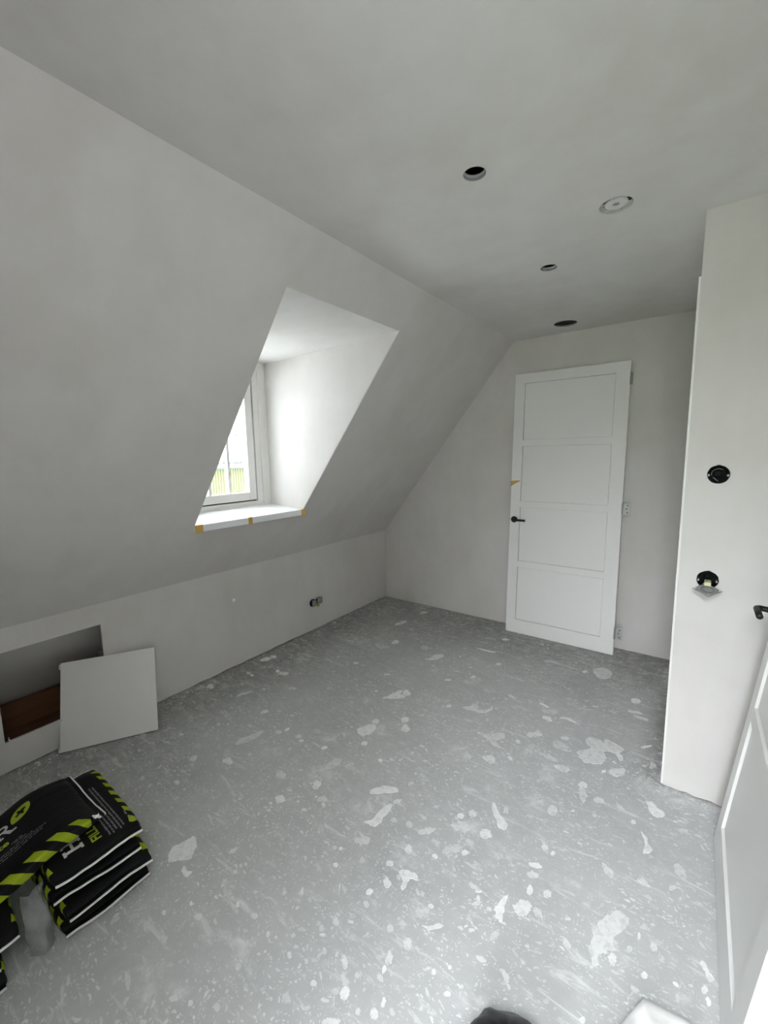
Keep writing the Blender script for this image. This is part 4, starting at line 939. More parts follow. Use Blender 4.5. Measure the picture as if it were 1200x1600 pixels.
# void behind the knee wall
bm = bmesh.new()
box(bm, -3.032, -2.995, -0.30, 1.9, 0.0, 0.164, bev=0.004)
box(bm, -2.995, -2.63, -0.30, 1.9, 0.0, 0.018, bev=0.002)
wp = tag(link('eaves_timber', bm, M['wood']), 'rough brown timber lying along the eaves inside the square wall opening', 'timber')
bm = bmesh.new()
box(bm, -0.04, 0.11, -0.08, 0.10, 0.0, 0.355, bev=0.008, mtx=Matrix.Translation((-2.795, 0.985, 0.019)) @ Matrix.Rotation(0.25, 4, 'Z'))
tag(link('insulation_block', bm, M['insul']), 'grey insulation slab standing inside the wall opening behind the square panel', 'insulation')
bm = bmesh.new()
lathe(bm, [(0.0055, 0), (0.0055, 0.004), (0.003, 0.0045), (0.003, 0.02)], 12)
sc = link('screw', bm, M['zinc'])
sc.location = (-2.606, 0.428, 0.1565)
tag(sc, 'small bright screw standing on the lower corner of the square wall opening', 'screw')

# ================================================================ plaster splashes on the screed
def splashes():
    k = 0
    rnd = random.Random(11)
    for kind, pts in SPL:
        if kind == 1:
            continue
        p = [Vector((a / 1000, b / 1000)) for a, b in pts]
        if any(q.x < XL + 0.01 or q.y > YB - 0.01 for q in p):
            continue
        n = len(p)
        cx = sum((q for q in p), Vector((0, 0))) / n
        size = max((q - cx).length for q in p)
        loop = []
        for i in range(n):                                  # Catmull-Rom with a torn edge
            a, b, c, d = p[i - 1], p[i], p[(i + 1) % n], p[(i + 2) % n]
            steps = 4 if n > 12 else 6
            for s in range(steps):
                t = s / steps
                q = 0.5 * ((2 * b) + (c - a) * t + (2 * a - 5 * b + 4 * c - d) * t * t + (3 * b - a - 3 * c + d) * t ** 3)
                w = noise.noise(Vector((q.x * 50, q.y * 50, k * 3.1))) * 0.26 + noise.noise(Vector((q.x * 150, q.y * 150, k))) * 0.24 + noise.noise(Vector((q.x * 380, q.y * 380, k))) * 0.12
                loop.append(q + (q - cx).normalized() * min(size, 0.035) * w * (1.0 if n > 12 else 0.7))
        bm = bmesh.new()
        hgt = 0.0009 + 0.00011 * (k % 13)
        top = [bm.verts.new((q.x - cx.x, q.y - cx.y, hgt)) for q in loop]
        low = [bm.verts.new((cx.x * 0 + (q.x - cx.x) * 1.01, (q.y - cx.y) * 1.01, 0)) for q in loop]
        bm.faces.new(top)
        m_ = len(loop)
        for i in range(m_):
            bm.faces.new((top[i], top[(i + 1) % m_], low[(i + 1) % m_], low[i]))
        o = link('plaster_splash', bm, M['splash'], floor)
        o.location = (cx.x, cx.y, 0)
        k += 1


splashes()

# ================================================================ loose doors
def door(name, label, loc, rz, tilt, full):
    d = empty(name, loc)
    d.rotation_mode = 'XYZ'
    d.rotation_euler = (0, 0, 0)
    d.matrix_world = Matrix.Translation(loc) @ Matrix.Rotation(rz, 4, 'Z') @ Matrix.Rotation(-tilt, 4, 'X')
    tag(d, label, 'door', kind='thing')
    w, h, t = 0.812, 2.121, 0.040
    u0, u1 = 0.078, 0.722
    v = [(0.115, 0.560), (0.612, 1.055), (1.105, 1.548), (1.600, 2.045)]
    for a, b in ((0, u0), (u1, w)):
        bxo('stile', M['paint'], d, a, b, 0, t, 0, h)
    edges = [0] + [q for p in v for q in p] + [h]
    for i in range(0, len(edges), 2):
        bxo('rail', M['paint'], d, u0, u1, 0, t, edges[i], edges[i + 1])
    for a, b in v:
        bm = bmesh.new()
        box(bm, u0 + 0.0035, u1 - 0.0035, 0.009, t - 0.009, a + 0.0035, b - 0.0035)
        box(bm, u0, u1, 0.018, t - 0.018, a, b)
        link('panel', bm, M['paint'], d)
    # lever handle on a round rose
    hd = empty('handle', (0.036, 0, 0.952))
    hd.parent = d
    tag(hd, 'black lever handle on a round rose')
    rx = Matrix.Rotation(PI / 2, 4, 'X')
    bm = bmesh.new()
    lathe(bm, [(0.0255, 0), (0.0255, 0.008), (0.0235, 0.010), (0.011, 0.0102)], 28, rx)
    link('rose', bm, M['blackmetal'], hd, smooth=False)
    bm = bmesh.new()
    tube(bm, [(0, 0, 0), (0, -0.03, 0)] + bend((0, -0.040, 0), (0, -0.056, 0), (0.016, -0.056, 0)) + [(0.060, -0.056, 0), (0.104, -0.056, 0), (0.1055, -0.056, 0)],
         [0.0095] * 11 + [0.008], 16)
    link('lever', bm, M['blackmetal'], hd, smooth=True)
    bm = bmesh.new()
    box(bm, -0.0035, 0.001, 0.008, 0.032, 0.90, 1.02)
    tag(link('latch_plate', bm, M['zinc'], d), 'narrow metal latch plate on the door edge')
    bm = bmesh.new()
    box(bm, -0.011, 0.001, 0.014, 0.026, 0.945, 0.960)
    link('latch', bm, M['zinc'], d)
    if full:
        for zc, open_ in ((1.998, 0.010), (1.085, 0.042), (0.168, 0.042)):
            hg = empty('hinge', (w, 0, zc))
            hg.parent = d
            tag(hg, 'zinc hinge on the door edge')
            bm = bmesh.new()
            lathe(bm, [(0.0065, -0.042), (0.0065, -0.0145), (0.0058, -0.014), (0.0065, -0.0135), (0.0065, 0.0135), (0.0058, 0.014), (0.0065, 0.0145), (0.0065, 0.042)], 14,
                  Matrix.Translation((0.004, -0.004, 0)))
            link('knuckle', bm, M['zinc'], hg, smooth=False)
            bm = bmesh.new()
            box(bm, 0.006, 0.006 + open_, 0.006, 0.009, -0.042, 0.042, bev=0.001)
            link('leaf', bm, M['zinc'], hg)
            if open_ > 0.02:
                for dz in (-0.026, 0, 0.026):
                    bm = bmesh.new()
                    lathe(bm, [(0.0042, 0), (0.0042, 0.0008)], 12, Matrix.Translation((0.006 + open_ * (0.66 if dz else 0.5), 0.006, dz)) @ rx)
                    link('screw_hole', bm, M['blackplastic'], hg)
        bm = bmesh.new()
        pts = [(-0.006, 1.222), (0.030, 1.245), (0.072, 1.268), (0.066, 1.274), (0.034, 1.272), (-0.006, 1.266)]
        a = [bm.verts.new((x, -0.0012, z)) for x, z in pts]
        b = [bm.verts.new((x, 0.0002, z)) for x, z in pts]
        bm.faces.new(a)
        bm.faces.new(b)
        for i in range(6):
            bm.faces.new((a[i], a[(i + 1) % 6], b[(i + 1) % 6], b[i]))
        box(bm, -0.0065, -0.0004, -0.001, 0.03, 1.222, 1.266)
        tag(link('masking_tape', bm, M['tape'], d), 'torn strip of yellow masking tape over the door edge')
    return d


door('panel_door', 'white four-panel door with a strip of yellow tape, leaning on the far wall', (-1.232, 3.372, 0.0022), 0, math.asin(0.112 / 2.121), True)
door('panel_door', 'white panel door leaning beside the pier, cut off by the photo edge', (0.141, 1.921, 0.0045), -PI / 2, math.atan(0.113), False)

# ================================================================ square access panel
ap = empty('access_panel', (0, 0, 0))
ap.matrix_world = Matrix.Translation((-2.551, 0.602, 0.0072)) @ Matrix.Rotation(R(59.9), 4, 'Z') @ Matrix.Rotation(R(-23), 4, 'X')
tag(ap, 'square off-white panel leaning against the low wall beside its opening', 'access panel')
bxo('board', M['board'], ap, 0, 0.448, 0, 0.018, 0, 0.445, bev=0.0012)
for zc in (0.425, 0.012):
    bm = bmesh.new()
    box(bm, -0.0085, 0.0, 0.004, 0.014, zc - 0.013, zc + 0.013, bev=0.002)
    tag(link('catch', bm, M['valve'], ap), 'small pale push catch on the panel edge')

# ================================================================ ceiling cut-outs and air valve
cl = ['small round hole in the ceiling with a deep grey rim, closest to the dormer',
      'small round hole in the ceiling between the air valve and the leaning door',
      'largest black round hole in the ceiling close to the top of the far wall']
for (cx, cy, r), lb in zip(CUT, cl):
    o = empty('ceiling_cutout', (cx, cy, ZC))
    tag(o, lb, 'ceiling hole', 'round holes cut in the ceiling')
    bm = bmesh.new()
    lathe(bm, [(r, 0.0004), (r - 0.0012, 0.0004), (r - 0.0016, 0.0090), (r, 0.0090)], 40, cap=False)
    tag(link('rim', bm, M['boardedge'], o, smooth=False), 'grey cut edge of the plasterboard')
    bm = bmesh.new()
    lathe(bm, [(r, 0.0092), (r - 0.0035, 0.0092), (r - 0.005, 0.0125), (r - 0.0045, 0.0165), (r + 0.004, 0.019), (r, 0.0092)], 40, cap=False)
    link('inner_rim', bm, M['boardlip'] if r < 0.06 else M['void'], o)

av = tag(empty('air_valve', (VALVE[0], VALVE[1], ZC)), 'round white ventilation valve with spokes set flush in the ceiling', 'air valve')
r = VALVE[2]
bm = bmesh.new()
lathe(bm, [(r, 0.0006), (r - 0.0025, 0.0006), (r - 0.004, 0.020), (r - 0.0005, 0.020), (r, 0.0006)], 48, cap=False)
link('outer_ring', bm, M['valve'], av, smooth=False)
bm = bmesh.new()
lathe(bm, [(0.0, 0.006), (0.011, 0.0055), (0.014, 0.0025), (0.017, 0.0015), (0.030, 0.0005), (0.036, 0.003), (0.0385, 0.006), (0.0385, 0.010), (0.0, 0.012)], 48, cap=False)
link('disc', bm, M['valve'], av, smooth=False)
bm = bmesh.new()
lathe(bm, [(0.0, 0.0048), (0.0105, 0.0046), (0.0105, 0.0052), (0.0, 0.0052)], 24, cap=False)
link('centre_cap', bm, M['boardedge'], av)
for k in range(6):
    bm = bmesh.new()
    box(bm, 0.037, r - 0.0035, -0.0022, 0.0022, 0.003, 0.010, mtx=Matrix.Rotation(k * PI / 3 + 0.35, 4, 'Z'))
    link('spoke', bm, M['valve'], av)
bm = bmesh.new()
lathe(bm, [(0.0, 0.0226), (r - 0.004, 0.0226), (r - 0.004, 0.0235), (0, 0.0235)], 32, cap=False)
tag(link('duct_back', bm, M['void'], av), 'dark duct seen between the spokes')

# ================================================================ wall boxes and sockets
def cup(parent, mtx, r, deep=0.05):
    bm = bmesh.new()
    lathe(bm, [(r - 0.0005, 0.0), (r - 0.0005, deep), (0.001, deep), (0.001, deep - 0.002), (r - 0.003, deep - 0.002), (r - 0.003, 0.0), (r - 0.0005, 0.0)], 32, mtx, cap=False)
    return link('cup', bm, M['blackplastic'], parent)


TOY = Matrix.Rotation(-PI / 2, 4, 'X')          # local z -> +y (into the pier)
wa = tag(empty('wall_box', (BOXA[0], YP, BOXA[1])), 'empty round black wall box, the upper of two in the pale pier', 'wall box', 'wall boxes in the pier')
cup(wa, TOY, BOXA[2])
bm = bmesh.new()
box(bm, -0.012, 0.010, 0.016, 0.045, -0.008, 0.015, bev=0.002)
link('conduit_plug', bm, M['blackplastic'], wa)
for sx in (-1, 1):
    bm = bmesh.new()
    lathe(bm, [(0.0045, 0), (0.0045, 0.03)], 12, Matrix.Translation((sx * 0.031, 0.004, -0.004)) @ TOY)
    tag(link('screw_lug', bm, M['zinc'], wa, smooth=False), 'bright screw lug at the box edge')
bm = bmesh.new()
tube(bm, [(0.022 * math.cos(a), 0.012 + 0.004 * math.sin(3 * a), 0.022 * math.sin(a)) for a in [0.9 + i * 0.16 for i in range(16)]], 0.0014, 8)
link('wire', bm, M['socket'], wa, smooth=True)
bm = bmesh.new()
tube(bm, [(-0.016, 0.010, -0.012), (-0.008, 0.008, -0.019), (0.0, 0.012, -0.027)], 0.0014, 8)
link('wire', bm, M['socket'], wa, smooth=True)

wb = tag(empty('wall_box', (BOXB[0], YP, BOXB[1])), 'lower wall box in the pale pier with a metal socket hanging out', 'wall box', 'wall boxes in the pier')
cup(wb, TOY, BOXB[2])
for sx in (-1, 1):
    bm = bmesh.new()
    lathe(bm, [(0.0045, 0), (0.0045, 0.03)], 12, Matrix.Translation((sx * 0.031, 0.003, -0.006)) @ TOY)
    link('screw_lug', bm, M['zinc'], wb)
ins = empty('socket_insert', (0, 0, 0))
ins.parent = wb
ins.matrix_local = Matrix.Translation((0.000, -0.053, -0.029)) @ Matrix.Rotation(R(6), 4, 'Z') @ Matrix.Rotation(R(17), 4, 'X') @ Matrix.Rotation(R(45), 4, 'Z')
bm = bmesh.new()
pl = [(-0.036, -0.036), (0.036, -0.036), (0.036, 0.036), (-0.036, 0.036)]
box(bm, -0.035, 0.035, -0.035, 0.035, -0.001, 0.001, bev=0.0008)
for a, b in ((1, 1), (-1, -1)):
    box(bm, a * 0.030 - 0.008, a * 0.030 + 0.008, b * 0.030 - 0.008, b * 0.030 + 0.008, 0.001, 0.003, bev=0.0008)
tag(link('mounting_plate', bm, M['zinc'], ins), 'zinc mounting plate')
bm = bmesh.new()
lathe(bm, [(0.022, -0.004), (0.022, 0.006), (0.019, 0.006), (0.019, -0.002), (0.0, -0.002)], 24, cap=False)
tag(link('socket_ring', bm, M['socket'], ins), 'round socket ring on the plate')
for dx in (-0.009, 0.009):
    bm = bmesh.new()
    lathe(bm, [(0.003, -0.002), (0.003, 0.003)], 10, Matrix.Translation((dx, dx, 0)))
    link('contact', bm, M['zinc'], ins)
for a, b in ((0.028, -0.028), (-0.028, 0.028), (0.028, 0.028), (-0.028, -0.028)):
    bm = bmesh.new()
    lathe(bm, [(0.003, 0.001), (0.003, 0.0036)], 10, Matrix.Translation((a, b, 0)))
    link('plate_hole', bm, M['valve'], ins)
bm = bmesh.new()
box(bm, -0.010, 0.012, -0.034, 0.020, -0.026, -0.004, bev=0.003)
tag(link('socket_body', bm, M['cream'], wb), 'cream plastic socket body')
bm = bmesh.new()
tube(bm, [(-0.01, 0.04, 0.01), (-0.012, 0.0, 0.004), (-0.010, -0.008, -0.012)], 0.002, 8)
link('wire', bm, M['blackplastic'], wb, smooth=True)

ks = tag(empty('wall_socket', (XL, 2.4875, 0.247)), 'unfinished double socket with bare metal inserts in the low wall', 'wall socket')
TOX = Matrix.Rotation(-PI / 2, 4, 'Y')          # local z -> -x
for yy in (-0.0355, 0.0355):
    cup(ks, Matrix.Translation((0, yy, 0)) @ TOX, 0.034)
for yy, dy, rz in ((-0.0285, 0.0, 0.10), (0.0400, 0.004, -0.15)):
    si = empty('socket_insert', (0.012, yy, dy))
    si.parent = ks
    si.rotation_euler = (0, 0, rz)
    bm = bmesh.new()
    box(bm, -0.002, 0.002, -0.027, 0.027, -0.030, 0.030, bev=0.001)
    link('mounting_plate', bm, M['socket'], si)
    bm = bmesh.new()
    lathe(bm, [(0.021, 0.0), (0.021, -0.010), (0.018, -0.010), (0.018, -0.003), (0, -0.003)], 24, TOX, cap=False)
    link('socket_ring', bm, M['zinc'], si)
    bm = bmesh.new()
    box(bm, -0.028, -0.002, -0.018, 0.018, -0.020, 0.020, bev=0.002)
    link('socket_body', bm, M['blackplastic'], si)
    for s_ in (-1, 1):
        bm = bmesh.new()
        lathe(bm, [(0.0028, 0.0), (0.0028, -0.005)], 10, Matrix.Translation((0.0, 0, s_ * 0.0245)) @ TOX)
        link('screw', bm, M['blackplastic'], si)
bm = bmesh.new()
box(bm, 0.004, 0.022, 0.008, 0.030, -0.044, -0.018, bev=0.003)
tag(link('connector', bm, M['yellow'], ks), 'yellow plastic connector')

bm = bmesh.new()
lathe(bm, [(0.013, 0.0), (0.012, 0.002), (0.007, 0.0045), (0.001, 0.005)], 16, Matrix.Rotation(PI / 2, 4, 'Y'), cap=True)
fd = link('white_dab', bm, M['whitish'])  # small raised white spot on the low wall
fd.location = (XL, 1.693, 0.494)
tag(fd, 'small bright white dab on the low wall below the dormer', 'filler dab')

# ================================================================ bags of powder
class Bag:
    def __init__(s, name, L, Wd, T, seed, mtx, label, group, drape=None, endsag=(0.0, 0.0), band=(1.0, 1.0), tape=1.0):
        s.L, s.W, s.T, s.seed, s.drape, s.es, s.band, s.tape = L, Wd, T, seed, drape, endsag, band, tape
        s.root = empty(name, (0, 0, 0))
        s.root.matrix_world = mtx
        tag(s.root, label, 'bag', group)
        s.sack()
        for e in (-1, 1):
            s.end(e)

    def width(s, x):
        ax = abs(2 * x / s.L)
        return s.W * (1 - 0.05 * ax ** 5 + 0.012 * noise.noise(Vector((x * 9, s.seed, 0))))

    def mid(s, x, y):
        ax = min(1.0, abs(2 * x / s.L))
        e = s.es[0] if x < 0 else s.es[1]
        z = s.T * 0.5 + ax ** 4 * (e + 0.006 * math.sin(y * 21 + s.seed * 1.7) + 0.004 * noise.noise(Vector((y * 16, s.seed, x))))
        return z + (s.drape(x, y) if s.drape else 0)

    def half(s, x):
        ax = min(1.0, abs(2 * x / s.L))
        return s.T * 0.5 * max(0.03, (1 - ax ** 5) ** 0.6)

    def wrinkle(s, x, y):
        ax = min(1.0, abs(2 * x / s.L))
        q = Vector((x * 7, y * 9, s.seed * 2.3))
        w = 0.0035 * (noise.noise(q) - 0.5) + 0.002 * (noise.noise(Vector((x * 5, y * 34, s.seed))) - 0.3) * ax ** 3
        return min(w, 0.0)

    def top(s, x, y):
        ay = min(0.999, abs(2 * y / s.width(x)))
        return s.mid(x, y) + s.half(x) * (1 - ay ** 5) ** (1 / 5) + s.wrinkle(x, y)

    def sack(s):
        nx, nh = 44, 30
        bm = bmesh.new()
        uvl = bm.loops.layers.uv.new('film')
        rings, us = [], []
        for i in range(nx + 1):
            t = -math.cos(PI * i / nx)
            x = s.L * 0.5 * (0.55 * t + 0.45 * (2 * i / nx - 1))
            w, h = s.width(x), s.half(x)
            pts = []
            for k in range(2 * nh):
                a = PI * k / nh
                c, sn = math.cos(a), math.sin(a)
                y = 0.5 * w * math.copysign(abs(c) ** 0.4, c)
                z = h * math.copysign(abs(sn) ** 0.4, sn)
                wr = s.wrinkle(x, y)
                side = abs(c) ** 3 * 0.005 * noise.noise(Vector((x * 30, z * 30, s.seed + (7 if y > 0 else 0))))
                pts.append(Vector((x, y + math.copysign(side, y) - math.copysign(abs(c) ** 3 * 0.003, y), s.mid(x, y) + z + (wr if sn > 0 else -wr * 0.3 * 0))))
            # arc length in from the two side folds
            arc = [0.0] * (2 * nh)
            for (st0, dr) in ((0, 1), (0, -1), (nh, -1), (nh, 1)):
                acc, k = 0.0, st0
                for _ in range(nh // 2):
                    k2 = (k + dr) % (2 * nh)
                    acc += (pts[k2] - pts[k]).length
                    k = k2
                    arc[k] = acc if 0 < k < nh else -acc
            rings.append([bm.verts.new(p) for p in pts])
            endgap = abs(x) > s.L * 0.5 - 0.028
            row = []
            for v, p_ in zip(arc, pts):
                bd = s.band[0 if p_.y < 0 else 1]
                row.append((x, 0.3) if endgap or not bd else (x + 0.8 * (v - v / bd), v / bd))
            us.append(row)
        for i in range(nx):
            for k in range(2 * nh):
                k2 = (k + 1) % (2 * nh)
                f = bm.faces.new((rings[i][k], rings[i + 1][k], rings[i + 1][k2], rings[i][k2]))
                for lp, q in zip(f.loops, (us[i][k], us[i + 1][k], us[i + 1][k2], us[i][k2])):
                    lp[uvl].uv = q
        for e in (0, nx):
            f = bm.faces.new(rings[e])
            for lp in f.loops:
                lp[uvl].uv = (0, 0.3)
        link('sack', bm, M['bag'], s.root, smooth=True)

    def end(s, e):
        """flat welded end with the pale stitched tape"""
        bm = bmesh.new()
        uvl = bm.loops.layers.uv.new('film')
        n = 26
        x0, x1, x2 = e * (s.L * 0.5 - 0.006), e * (s.L * 0.5 + 0.012), e * (s.L * 0.5 + 0.0155)
        w = s.width(x0) * 0.5 * 0.965
        g_ = []
        for j in range(n + 1):
            y = -w + 2 * w * j / n
            z = s.mid(x0, y)
            d = 0.002 * noise.noise(Vector((y * 30, s.seed, 4)))
            g_.append((y, z, z + d - 0.003))
        rows = []
        for (y, z, z2) in g_:
            rows.append([bm.verts.new(p) for p in ((x0, y, z + 0.0022), (x1, y, z2 + 0.0022), (x1, y, z2 - 0.0022), (x0, y, z - 0.0022))])
        for a, b in zip(rows, rows[1:]):
            for k in range(4):
                bm.faces.new((a[k], a[(k + 1) % 4], b[(k + 1) % 4], b[k]))
        bm.faces.new(rows[0])
        bm.faces.new(rows[-1])
        for f in bm.faces:
            for lp in f.loops:
                lp[uvl].uv = (0, 0.3)
        fl = link('end_flap', bm, M['bag'], s.root)
        bm = bmesh.new()
        rows = []
        for (y, z, z2) in g_:
            t_ = 0.0031 * s.tape + 0.0006 * s.tape ** 2.5 * noise.noise(Vector((y * 20, s.seed, 9)))
            rows.append([bm.verts.new(p) for p in ((x1 - e * 0.001, y, z2 + t_), (x2, y, z2 + t_ * 0.8), (x2, y, z2 - t_ * 0.8), (x1 - e * 0.001, y, z2 - t_))])
        for a, b in zip(rows, rows[1:]):
            for k in range(4):
                bm.faces.new((a[k], a[(k + 1) % 4], b[(k + 1) % 4], b[k]))
        bm.faces.new(rows[0])
        bm.faces.new(rows[-1])
        tag(link('seam_tape', bm, M['seam'], s.root), 'white stitched seam tape')

    def lay(s, name, bm, m, x, y, ang, label=None, lift=0.0011):
        """press a flat print (in its own u, v) on the top of the bag"""
        for _ in range(5):
            es = [e for e in bm.edges if e.calc_length() > 0.010]
            if not es:
                break
            bmesh.ops.subdivide_edges(bm, edges=es, cuts=1)
        ca, sa = math.cos(ang), math.sin(ang)
        for v in bm.verts:
            px, py = x + v.co.x * ca - v.co.y * sa, y + v.co.x * sa + v.co.y * ca
            v.co = Vector((px, py, s.top(px, py) + lift))
        me = bpy.data.meshes.new(name)
        bm.to_mesh(me)
        bm.free()
        me.materials.append(m)
        o = bpy.data.objects.new(name, me)
        COL.objects.link(o)
        o.parent = s.root
        if label:
            tag(o, label)
        return o


def quads(lst):
    bm = bmesh.new()
    for q in lst:
        bm.faces.new([bm.verts.new((a, b, 0)) for a, b in q])
    return bm


def rect(x0, x1, y0, y1):
    return [(x0, y0), (x1, y0), (x1, y1), (x0, y1)]


def slab_letter(ch, h):
    w = h * 0.9
    s_, f_ = h * 0.2, h * 0.14
    if ch == 'H':
        q = []
        for x in (0.16 * w, 0.84 * w):
            q += [rect(x - s_ / 2, x + s_ / 2, f_, h - f_), rect(x - s_, x + s_, 0, f_), rect(x - s_, x + s_, h - f_, h)]
        q.append(rect(0.16 * w + s_ / 2, 0.84 * w - s_ / 2, h * 0.43, h * 0.57))
        return q
    if ch == 'R':
        x = 0.16 * w
        q = [rect(x - s_ / 2, x + s_ / 2, f_, h - f_), rect(x - s_, x + s_, 0, f_), rect(x - s_, x + s_ / 2, h - f_, h)]
        cy, ro, ri = h * 0.735, h * 0.265, h * 0.125
        q.append(rect(x + s_ / 2, 0.5 * w, h - f_, h))
        q.append(rect(x + s_ / 2, 0.5 * w, h * 0.47, h * 0.47 + f_))
        for i in range(8):
            a, b = -PI / 2 + PI * i / 8, -PI / 2 + PI * (i + 1) / 8
            c0 = 0.5 * w
            q.append([(c0 + ri * math.cos(a), cy + ri * math.sin(a)), (c0 + ro * math.cos(a), cy + ro * math.sin(a)),
                      (c0 + ro * math.cos(b), cy + ro * math.sin(b)), (c0 + ri * math.cos(b), cy + ri * math.sin(b))])
        q.append([(0.40 * w, h * 0.5), (0.62 * w, h * 0.5), (0.98 * w, 0), (0.70 * w, 0)])
        q.append(rect(0.66 * w, 1.08 * w, 0, f_))
        return q


def words_mesh(txt, size, bold=0.0):
    cu = bpy.data.curves.new('lettering', 'FONT')
    cu.body = txt
    cu.size = size
    cu.offset = bold
    cu.resolution_u = 3
    cu.fill_mode = 'FRONT'
    o = bpy.data.objects.new('lettering', cu)
    COL.objects.link(o)
    dg = bpy.context.evaluated_depsgraph_get()
    me = bpy.data.meshes.new_from_object(o.evaluated_get(dg))
    bm = bmesh.new()
    bm.from_mesh(me)
    bpy.data.objects.remove(o, do_unlink=True)
    bpy.data.meshes.remove(me)
    return bm


def fine_print(length, h, seed):
    """a row of small print too fine to read in the photograph: broken strokes"""
    rnd = random.Random(seed)
    q, x = [], 0.0
    while x < length:
        wlen = rnd.uniform(0.008, 0.022)
        e = min(length, x + wlen)
        while x < e:
            lw = rnd.uniform(0.0014, 0.0024)
            hh = h * rnd.choice((0.7, 0.7, 1.0))
            q.append(rect(x, x + lw, 0, hh))
            x += lw + 0.0006
        x += 0.0025
    return q


BL, BW, BT = 0.455, 0.272, 0.057
ga, gb = 'black bags in the fully visible stack', 'black bags in the stack cut off by the photo edge'
AZ = [0.0, 0.0585, 0.117, 0.1755]
la = ['black bag at the bottom of the four-bag stack, lying on the floor',
      'black bag second from the floor in the four-bag stack',
      'black bag third from the floor in the four-bag stack',
      'black bag on top of the four-bag stack with fine white print and green hazard edge']
A = []
for i in range(4):
    dx = (0.004, 0.010, -0.004, 0.0)[i]
    dy = (0.004, 0.012, -0.006, 0.0)[i]
    rz = (0.02, 0.035, -0.01, 0.0)[i]
    A.append(Bag('filled_sack', BL, BW, BT, 3 + i * 1.37,
                 Matrix.Translation((-1.512 - BL / 2 + dx, 0.434 + dy, AZ[i])) @ Matrix.Rotation(rz - 0.03, 4, 'Z'), la[i], ga,
                 endsag=(0.0, (-0.008, -0.010, 0.0, 0.002)[i]), band=(1.2, 1.9)))
topA = A[3]
RD = PI          # reading direction along -x, letters' heads towards -y
tA = lambda wx, wy: (topA.root.matrix_world.inverted() @ Vector((wx, wy, 0))).xy
p = tA(-1.569, 0.402)
topA.lay('brand_letter', quads(slab_letter('H', 0.056)), M['inkwhite'], p[0], p[1], RD + 0.03, 'white slab-serif letter on the bag')
p = tA(-1.556, 0.450)
topA.lay('green_lettering', words_mesh('FILL', 0.040, 0.001), M['inkgreen'], p[0], p[1], RD + 0.03, 'green word FILL partly covered by the bag above')
for j, (y, xa, ln) in enumerate(((0.474, -1.545, 0.26), (0.485, -1.542, 0.24), (0.496, -1.549, 0.15), (0.507, -1.540, 0.29), (0.518, -1.547, 0.28))):
    p = tA(xa, y)
    topA.lay('fine_print', quads(fine_print(ln, 0.0062, j)), M['inkgrey'], p[0], p[1], RD + 0.03)
p = tA(-1.560, 0.545)
topA.lay('fine_print', quads(fine_print(0.016, 0.006, 8)), M['inkgrey'], p[0], p[1], RD)
p = tA(-1.585, 0.543)
topA.lay('fine_print', quads(fine_print(0.022, 0.006, 9)), M['inkgrey'], p[0], p[1], RD)

lb = ['black bag on the floor, lowest of the stack cut off by the photo edge',
      'black bag second from the floor in the stack cut off by the photo edge',
      'black bag in the cut-off stack, directly under the crosswise bag']
for i in range(3):
    Bag('filled_sack', BL, BW, BT + 0.004, 21 + i * 1.9,
        Matrix.Translation((-1.512 - BL / 2 + (0.004, -0.004, 0.012)[i], 0.052 + (-0.008, -0.010, 0.026)[i], 0.0625 * i)) @ Matrix.Rotation((-0.02, -0.03, 0.01)[i], 4, 'Z'), lb[i], gb,
        endsag=(0.0, (-0.020, -0.016, -0.012)[i]))


def drape(x, y):
    t = (x + 0.06) / 0.20
    t = max(0.0, min(1.0, t))
    return 0.1895 + 0.0500 * (t * t * (3 - 2 * t))


bw = 0.335
TB = Bag('filled_sack', 0.470, bw, BT, 55,
         Matrix.Translation((-1.748, 0.228, 0.0)) @ Matrix.Rotation(PI / 2 + 0.03, 4, 'Z'),
         'black bag lying crosswise over both stacks, with a leaf logo', gb, drape=drape, endsag=(0.0, -0.002), band=(2.6, 0), tape=1.3)
tB = lambda wx, wy: (TB.root.matrix_world.inverted() @ Vector((wx, wy, 0))).xy
p = tB(-1.775, 0.225)
TB.lay('brand_letter', quads(slab_letter('R', 0.056)), M['inkwhite'], p[0], p[1], 0.0, 'white slab-serif letter R on the bag')
leaf = []
for i in range(24):
    a = 2 * PI * i / 24
    u, v = math.cos(a), math.sin(a)
    pw = abs(math.sin(a)) ** 1.4
    leaf.append((0.040 * u, math.copysign(0.0235 * pw, v)))
rot = lambda q, a: (q[0] * math.cos(a) - q[1] * math.sin(a), q[0] * math.sin(a) + q[1] * math.cos(a))
leaf = [rot(q, 0.75) for q in leaf]
p = tB(-1.834, 0.303)
TB.lay('leaf_logo', quads([leaf]), M['inkgreen'], p[0], p[1], 0.0, 'lime leaf logo with a black cross')
cross = [rect(-0.017, 0.017, -0.0042, 0.0042), rect(-0.0042, 0.0042, -0.014, 0.014)]
TB.lay('logo_cross', quads([[rot(q, 0.45) for q in r_] for r_ in cross]), M['blackplastic'], p[0], p[1], 0.0, lift=0.0017)
p = tB(-1.733, 0.222)
TB.lay('green_lettering', words_mesh('te', 0.034, 0.001), M['inkgreen'], p[0], p[1], 0.0, 'green letters te on the bag')
p = tB(-1.733, 0.190)
TB.lay('green_lettering', words_mesh('to', 0.034, 0.001), M['inkgreen'], p[0], p[1], 0.0)
for j, (wx, ya, ln) in enumerate(((-1.722, 0.252, 0.028), (-1.714, 0.260, 0.030), (-1.700, 0.19, 0.115), (-1.690, 0.19, 0.150), (-1.679, 0.18, 0.145))):
    p = tB(wx, ya)
    TB.lay('fine_print', quads(fine_print(ln, 0.005, 30 + j)), M['inkgrey'], p[0], p[1], 0.0)

